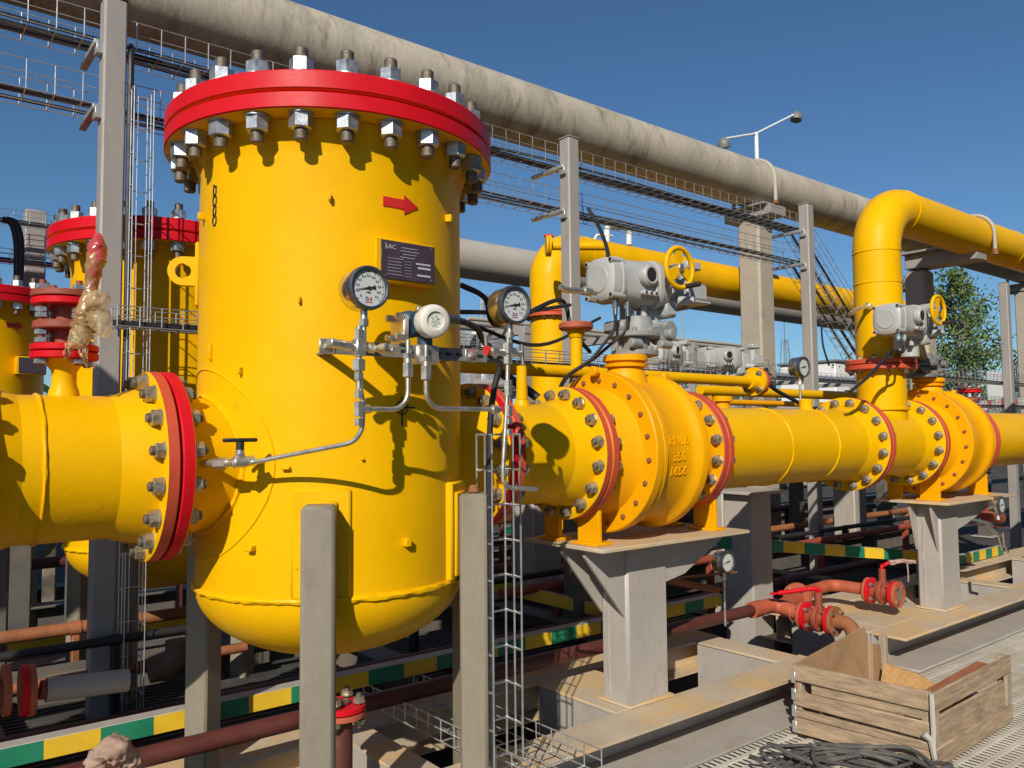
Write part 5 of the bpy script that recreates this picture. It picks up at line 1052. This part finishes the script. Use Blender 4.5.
# ---------------------------------------------------------------- far industrial background
def rack(x,y,label,n,w,h):
    t=thing('pipe_rack',(x,y,-.16),label,'pipe rack'); 
    for k in range(n): m=MB(); xx=x+w*k/(n-1); m.box((xx,y,h/2-.08),(.16,.16,h+.16)); m.box((xx,y+1.5,h/2-.08),(.16,.16,h+.16)); m.box((xx,y+.75,h*.98),(.14,1.7,.14)); m.box((xx,y+.75,h*.62),(.12,1.6,.12)); m.build('frame','post',t)
    for k in range(7):
        m=MB(); z=h*(.98 if k%2 else .62)+.17; r=rnd.choice((.04,.06,.08)); yy=y+.1+.22*k; m.tube([(x-1,yy,z),(x+w*rnd.uniform(.5,1),yy,z),(x+w*1.05,yy,z)],r,10,rb=.2); m.build('rack_pipe',rnd.choice(('galv','pipegrey2','steelgrey')),t)
    for k in range(16): m=MB(); xx=x+rnd.uniform(-.5,w); yy=y+rnd.uniform(0,1.4); z=rnd.uniform(.7,h*.6); m.box((xx,yy,z),(rnd.uniform(.1,.4),rnd.uniform(.1,.3),rnd.uniform(.1,.35)),ch=.02); m.tube([(xx,yy,z),(xx,yy,z+rnd.uniform(.3,1)),(xx+rnd.uniform(-.8,.8),yy,z+.6)],.035,8,rb=.1); m.build('rack_equipment','galv',t)
rack(9.0,11.0,'grey pipe rack full of fittings far behind the right pressure gauge',4,7,3.2)
rack(17.5,14.0,'grey pipe rack full of fittings far behind the long yellow spool',5,11,2.9)
rack(3.0,13.0,'grey pipe rack far behind the yellow vessels',3,5,2.6)
def vac(px,py,y,s,label):
    p=aY(px,py,y); t=thing('tank',(p.x,y,-.16),label,'tank'); m=MB(); m.lathe([(0,0),(0,s),(p.z+.16,s),(p.z+.3,s*.7),(p.z+.4,0)],(p.x,y,-.16),(0,0,1),32); m.build('shell','galv',t)
    m=MB(); m.ring((p.x,y,p.z*.6),(0,0,1),s+.01,.05,n=32); m.build('band','galv',t); m=MB(); m.tube([(p.x,y,p.z+.2),(p.x,y,p.z+.8),(p.x+s,y,p.z+.8),(p.x+s,y,p.z+.2)],.06,8,rb=.2); m.build('fittings','galv',t)
vac(390,330,14,.8,'grey tank hidden behind the vessel') if False else None
vac(482,330,15,.7,'slim grey tank far behind the right pressure gauge')
m=MB(); 
p=aY(619,235,7.5); t=thing('vent_pipe',aY(608,243,6.0),'white looped vent pipe above the background yellow pipe','vent pipe')
m.tube([aY(607,243,6.4),aY(607,226,6.4),aY(629,228,6.4),aY(629,245,6.4)],.035,12,rb=.06); m.tube([aY(594,240,6.4),aY(597,235,6.4),aY(612,236,6.4)],.016,8,rb=.03); m.build('loop','white',t)
# sheds, white sheet
def shed(px,py,y,w,d,label,matn='white'):
    p=aY(px,py,y); t=thing('site_cabin',(p.x+w/2,y,-.16),label,'cabin'); m=MB(); m.box((p.x+w/2,y+d/2,(p.z-.16)/2),(w,d,p.z+.16),ch=.03); m.build('wall',matn,t)
    m=MB(); m.box((p.x+w/2,y+d/2,p.z+.06),(w+.2,d+.2,.1),ch=.02); m.build('roof','darkgrey',t); m=MB(); m.box((p.x+w*.3,y-.01,p.z*.55),(w*.2,.05,p.z*.35),ch=.01); m.build('window','darkring',t)
shed(835,362,17,3.2,2.5,'white site cabin behind the riser flange')
shed(1000,388,30,7,4,'grey site cabin at the far right horizon','galv')
shed(620,385,30,6,4,'low grey site cabin far behind the valves','galv')
m=MB(); p=[aY(*q,9.5) for q in ((987,371),(1004,371),(1006,398),(988,400))]; m.prism(p,(.02,.03,0)); solo(m,'white_panel','white',p[3],'white sheet panel standing at the far right beside the shaded post','panel')
m=MB()
for k in range(6): m.tube([aY(1016+rnd.uniform(0,8),352,8),aY(1013+3*k,362+2*k,8),aY(1016+2*k,392,8)],.02,6,rb=.2)
solo(m,'cable','black',aY(1016,352,8),'black cables hanging down at the far right edge','cable')
# lattice tower & thin masts
def lattice(px,py,y,w,label):
    p=aY(px,py,y); t=thing('lattice_mast',(p.x,y,-.16),label,'mast'); m=MB(); H_=p.z
    for sx in (-1,1):
        for sy in (-1,1): m.tube([(p.x+sx*w,y+sy*w,-.16),(p.x+sx*w*.25,y+sy*w*.25,H_*.82)],.09,5)
    k=0
    while k<12:
        z0=H_*.82*k/12; z1=H_*.82*(k+1)/12; a=w*(1-.75*k/12); b=w*(1-.75*(k+1)/12); m.tube([(p.x-a,y-a,z0),(p.x+b,y-b,z1)],.05,4); m.tube([(p.x+a,y-a,z0),(p.x-b,y-b,z1)],.05,4); k+=1
    m.tube([(p.x,y,H_*.8),(p.x,y,H_)],.08,6); m.build('frame','darkgrey',t)
lattice(784,318,90,1.6,'dark lattice mast far off between the beige column and the third post')
for px,py,lb in ((834,338,'thin pale mast far off left of the riser'),(682,300,'thin mast far off between nearer actuator and beige column')):
    p=aY(px,py,60); m=MB(); m.cyl((p.x,60,-.16),(p.x,60,p.z),.16,.08,n=8); m.box((p.x,60,p.z),(.8,.2,.15)); solo(m,'mast','galv',(p.x,60,-.16),lb,'mast')
# ---------------------------------------------------------------- trees
def tree(x,y,h,cr,label,nl,leafm,seed,lean=0):
    r=random.Random(seed); t=thing('tree',(x,y,-.16),label,'tree'); m=MB(); tips=[]
    top=V((x+lean,y,h*.95)); b=V((x,y,-.16)); tr=[b.lerp(top,k/6)+V((r.uniform(-.12,.12),r.uniform(-.12,.12),0))*(k>0) for k in range(7)]
    m.tube(tr,[.14*h/7*(1-k/7.5) for k in range(7)],9)
    for i in range(34):
        f=r.uniform(.16,.97); p=b.lerp(top,f); g=r.uniform(0,2*PI); L=cr*(1-f*.72)*r.uniform(.6,1.15); e=p+V((math.cos(g)*L,math.sin(g)*L,L*r.uniform(.1,.8))); mid=p.lerp(e,.5)+V((0,0,.12*L))
        m.tube([p,mid,e],[.035*h/7*(1.1-f),.02*h/7,.006],5); tips+= [(p.lerp(e,q),L*.28) for q in (.45,.65,.85,1.0)]
    m.build('trunk','bark',t); lv=MB()
    for i in range(nl):
        c,s=r.choice(tips); p=c+V((r.gauss(0,1),r.gauss(0,1),r.gauss(0,.9)-.2))*s*.75
        u=V((r.gauss(0,1),r.gauss(0,1),r.gauss(0,1))).normalized(); w=u.orthogonal().normalized(); q=Quaternion(u,r.uniform(0,6))@w; a=r.uniform(.045,.085)*h/7
        o=len(lv.v); lv.v+=[p-u*a,p+q*a*.62,p+u*a,p-q*a*.62]; lv.f.append([o,o+1,o+2,o+3]); lv.m.append(0)
    lv.build('crown',leafm,t,sharp=180)
for px,y,h,cr,nl,lm,lb,sd in ((966,13,7.8,2.8,3900,'leaf','birch with loose crown right of the column beyond the riser pipe',3),(914,15,7.4,2.8,3800,'leaf2','darker tree between the riser pipe and the grey column',5),(958,20,10.5,3.4,4500,'leaf','tall pale birch rising behind the grey column on the right',8),(1040,26,8.0,3.2,6000,'leaf2','dark tree at the right edge behind the far post',11)):
    p=aY(px,400,y); tree(p.x,y,h,cr,lb,nl,lm,sd)
# far wood belt on the horizon
r=random.Random(4); m=MB()
for i in range(9000):
    a=r.uniform(R(-25),R(85)); d=r.uniform(150,190); hmax=7+3*math.sin(a*9)+2*math.sin(a*23); p=V((math.sin(a)*d,math.cos(a)*d,r.uniform(-.2,1)**1*hmax)); u=V((r.gauss(0,1),r.gauss(0,1),r.gauss(0,1))).normalized(); w=u.orthogonal().normalized(); s=r.uniform(.7,1.5)
    o=len(m.v); m.v+=[p-u*s,p+w*s,p+u*s,p-w*s]; m.f.append([o,o+1,o+2,o+3]); m.m.append(0)
w_=m.build('far_woodland','leaf2',None,180); tag(w_,'dark strip of far woodland along the horizon','woodland',None,'stuff')
t=thing('left_sky_blocker',(-7.5,11,-.16),'added unseen grey building far outside the left edge of the picture','blocker')  # made-up unseen block, added to hold off low sky light from the left
m=MB(); m.box((-7.5,11,3.5),(7,12,7.3),ch=.05); m.build('wall','darkgrey',t); m=MB(); m.box((-7.5,11,7.25),(7.3,12.3,.2),ch=.02); m.build('roof','darkgrey',t); m=MB(); m.box((-3.98,8,1.0),(.05,1.1,2.2),ch=.01); m.build('door','darkring',t)
# made-up hall behind the camera, to the right, added to cut sky fill
t=thing('rear_sky_blocker',(15,-8,-.16),'added unseen grey hall shape behind the viewpoint, cutting sky fill','blocker')
m=MB(); m.box((15,-8.2,4.4),(26,8,9.1),ch=.05); m.build('wall','darkgrey',t); m=MB(); m.box((15,-8.2,9.05),(26.6,8.6,.25),ch=.03); m.build('roof','darkgrey',t)
for k in range(6): m=MB(); m.box((5+4*k,-4.18,3.4),(1.6,.06,1.2),ch=.01); m.build('window','darkring',t)
# ---------------------------------------------------------------- light, sky, camera
s_az=V((-.78,-.62,0)).normalized(); el=R(31.5); S=V((s_az.x*math.cos(el),s_az.y*math.cos(el),math.sin(el)))
ld=bpy.data.lights.new('sun','SUN'); ld.energy=4.7; ld.angle=R(.5); ld.color=(1,.925,.80); lo=bpy.data.objects.new('sun',ld); COL.objects.link(lo); lo.rotation_mode='QUATERNION'; lo.rotation_quaternion=S.to_track_quat('Z','Y'); lo.location=(-5,-5,8)
wd=bpy.data.worlds.new('World'); SC.world=wd; wd.use_nodes=True; n,l=wd.node_tree.nodes,wd.node_tree.links
sky=n.new('ShaderNodeTexSky'); sky.sky_type='NISHITA'; sky.sun_disc=False; sky.sun_elevation=el; sky.sun_rotation=math.atan2(S.x,S.y); sky.air_density=1.0; sky.dust_density=.15; sky.ozone_density=4.5; sky.altitude=100
g=n.new('ShaderNodeVectorMath'); g.operation='MULTIPLY'; g.inputs[1].default_value=(.77,1.0,1.11); l.new(sky.outputs[0],g.inputs[0]); l.new(g.outputs[0],n['Background'].inputs['Color']); n['Background'].inputs['Strength'].default_value=.074
cd=bpy.data.cameras.new('camera'); cam=bpy.data.objects.new('camera',cd); COL.objects.link(cam); cd.sensor_fit='HORIZONTAL'; cd.sensor_width=36; cd.lens=36*F/1024; cd.clip_start=.05; cd.clip_end=2000
cam.matrix_world=Matrix((RT,UP,-FW)).transposed().to_4x4(); cam.location=EYE; SC.camera=cam
vs=SC.view_settings; vs.view_transform='Standard'; vs.look='None'; vs.exposure=0; vs.gamma=1; vs.use_curve_mapping=False
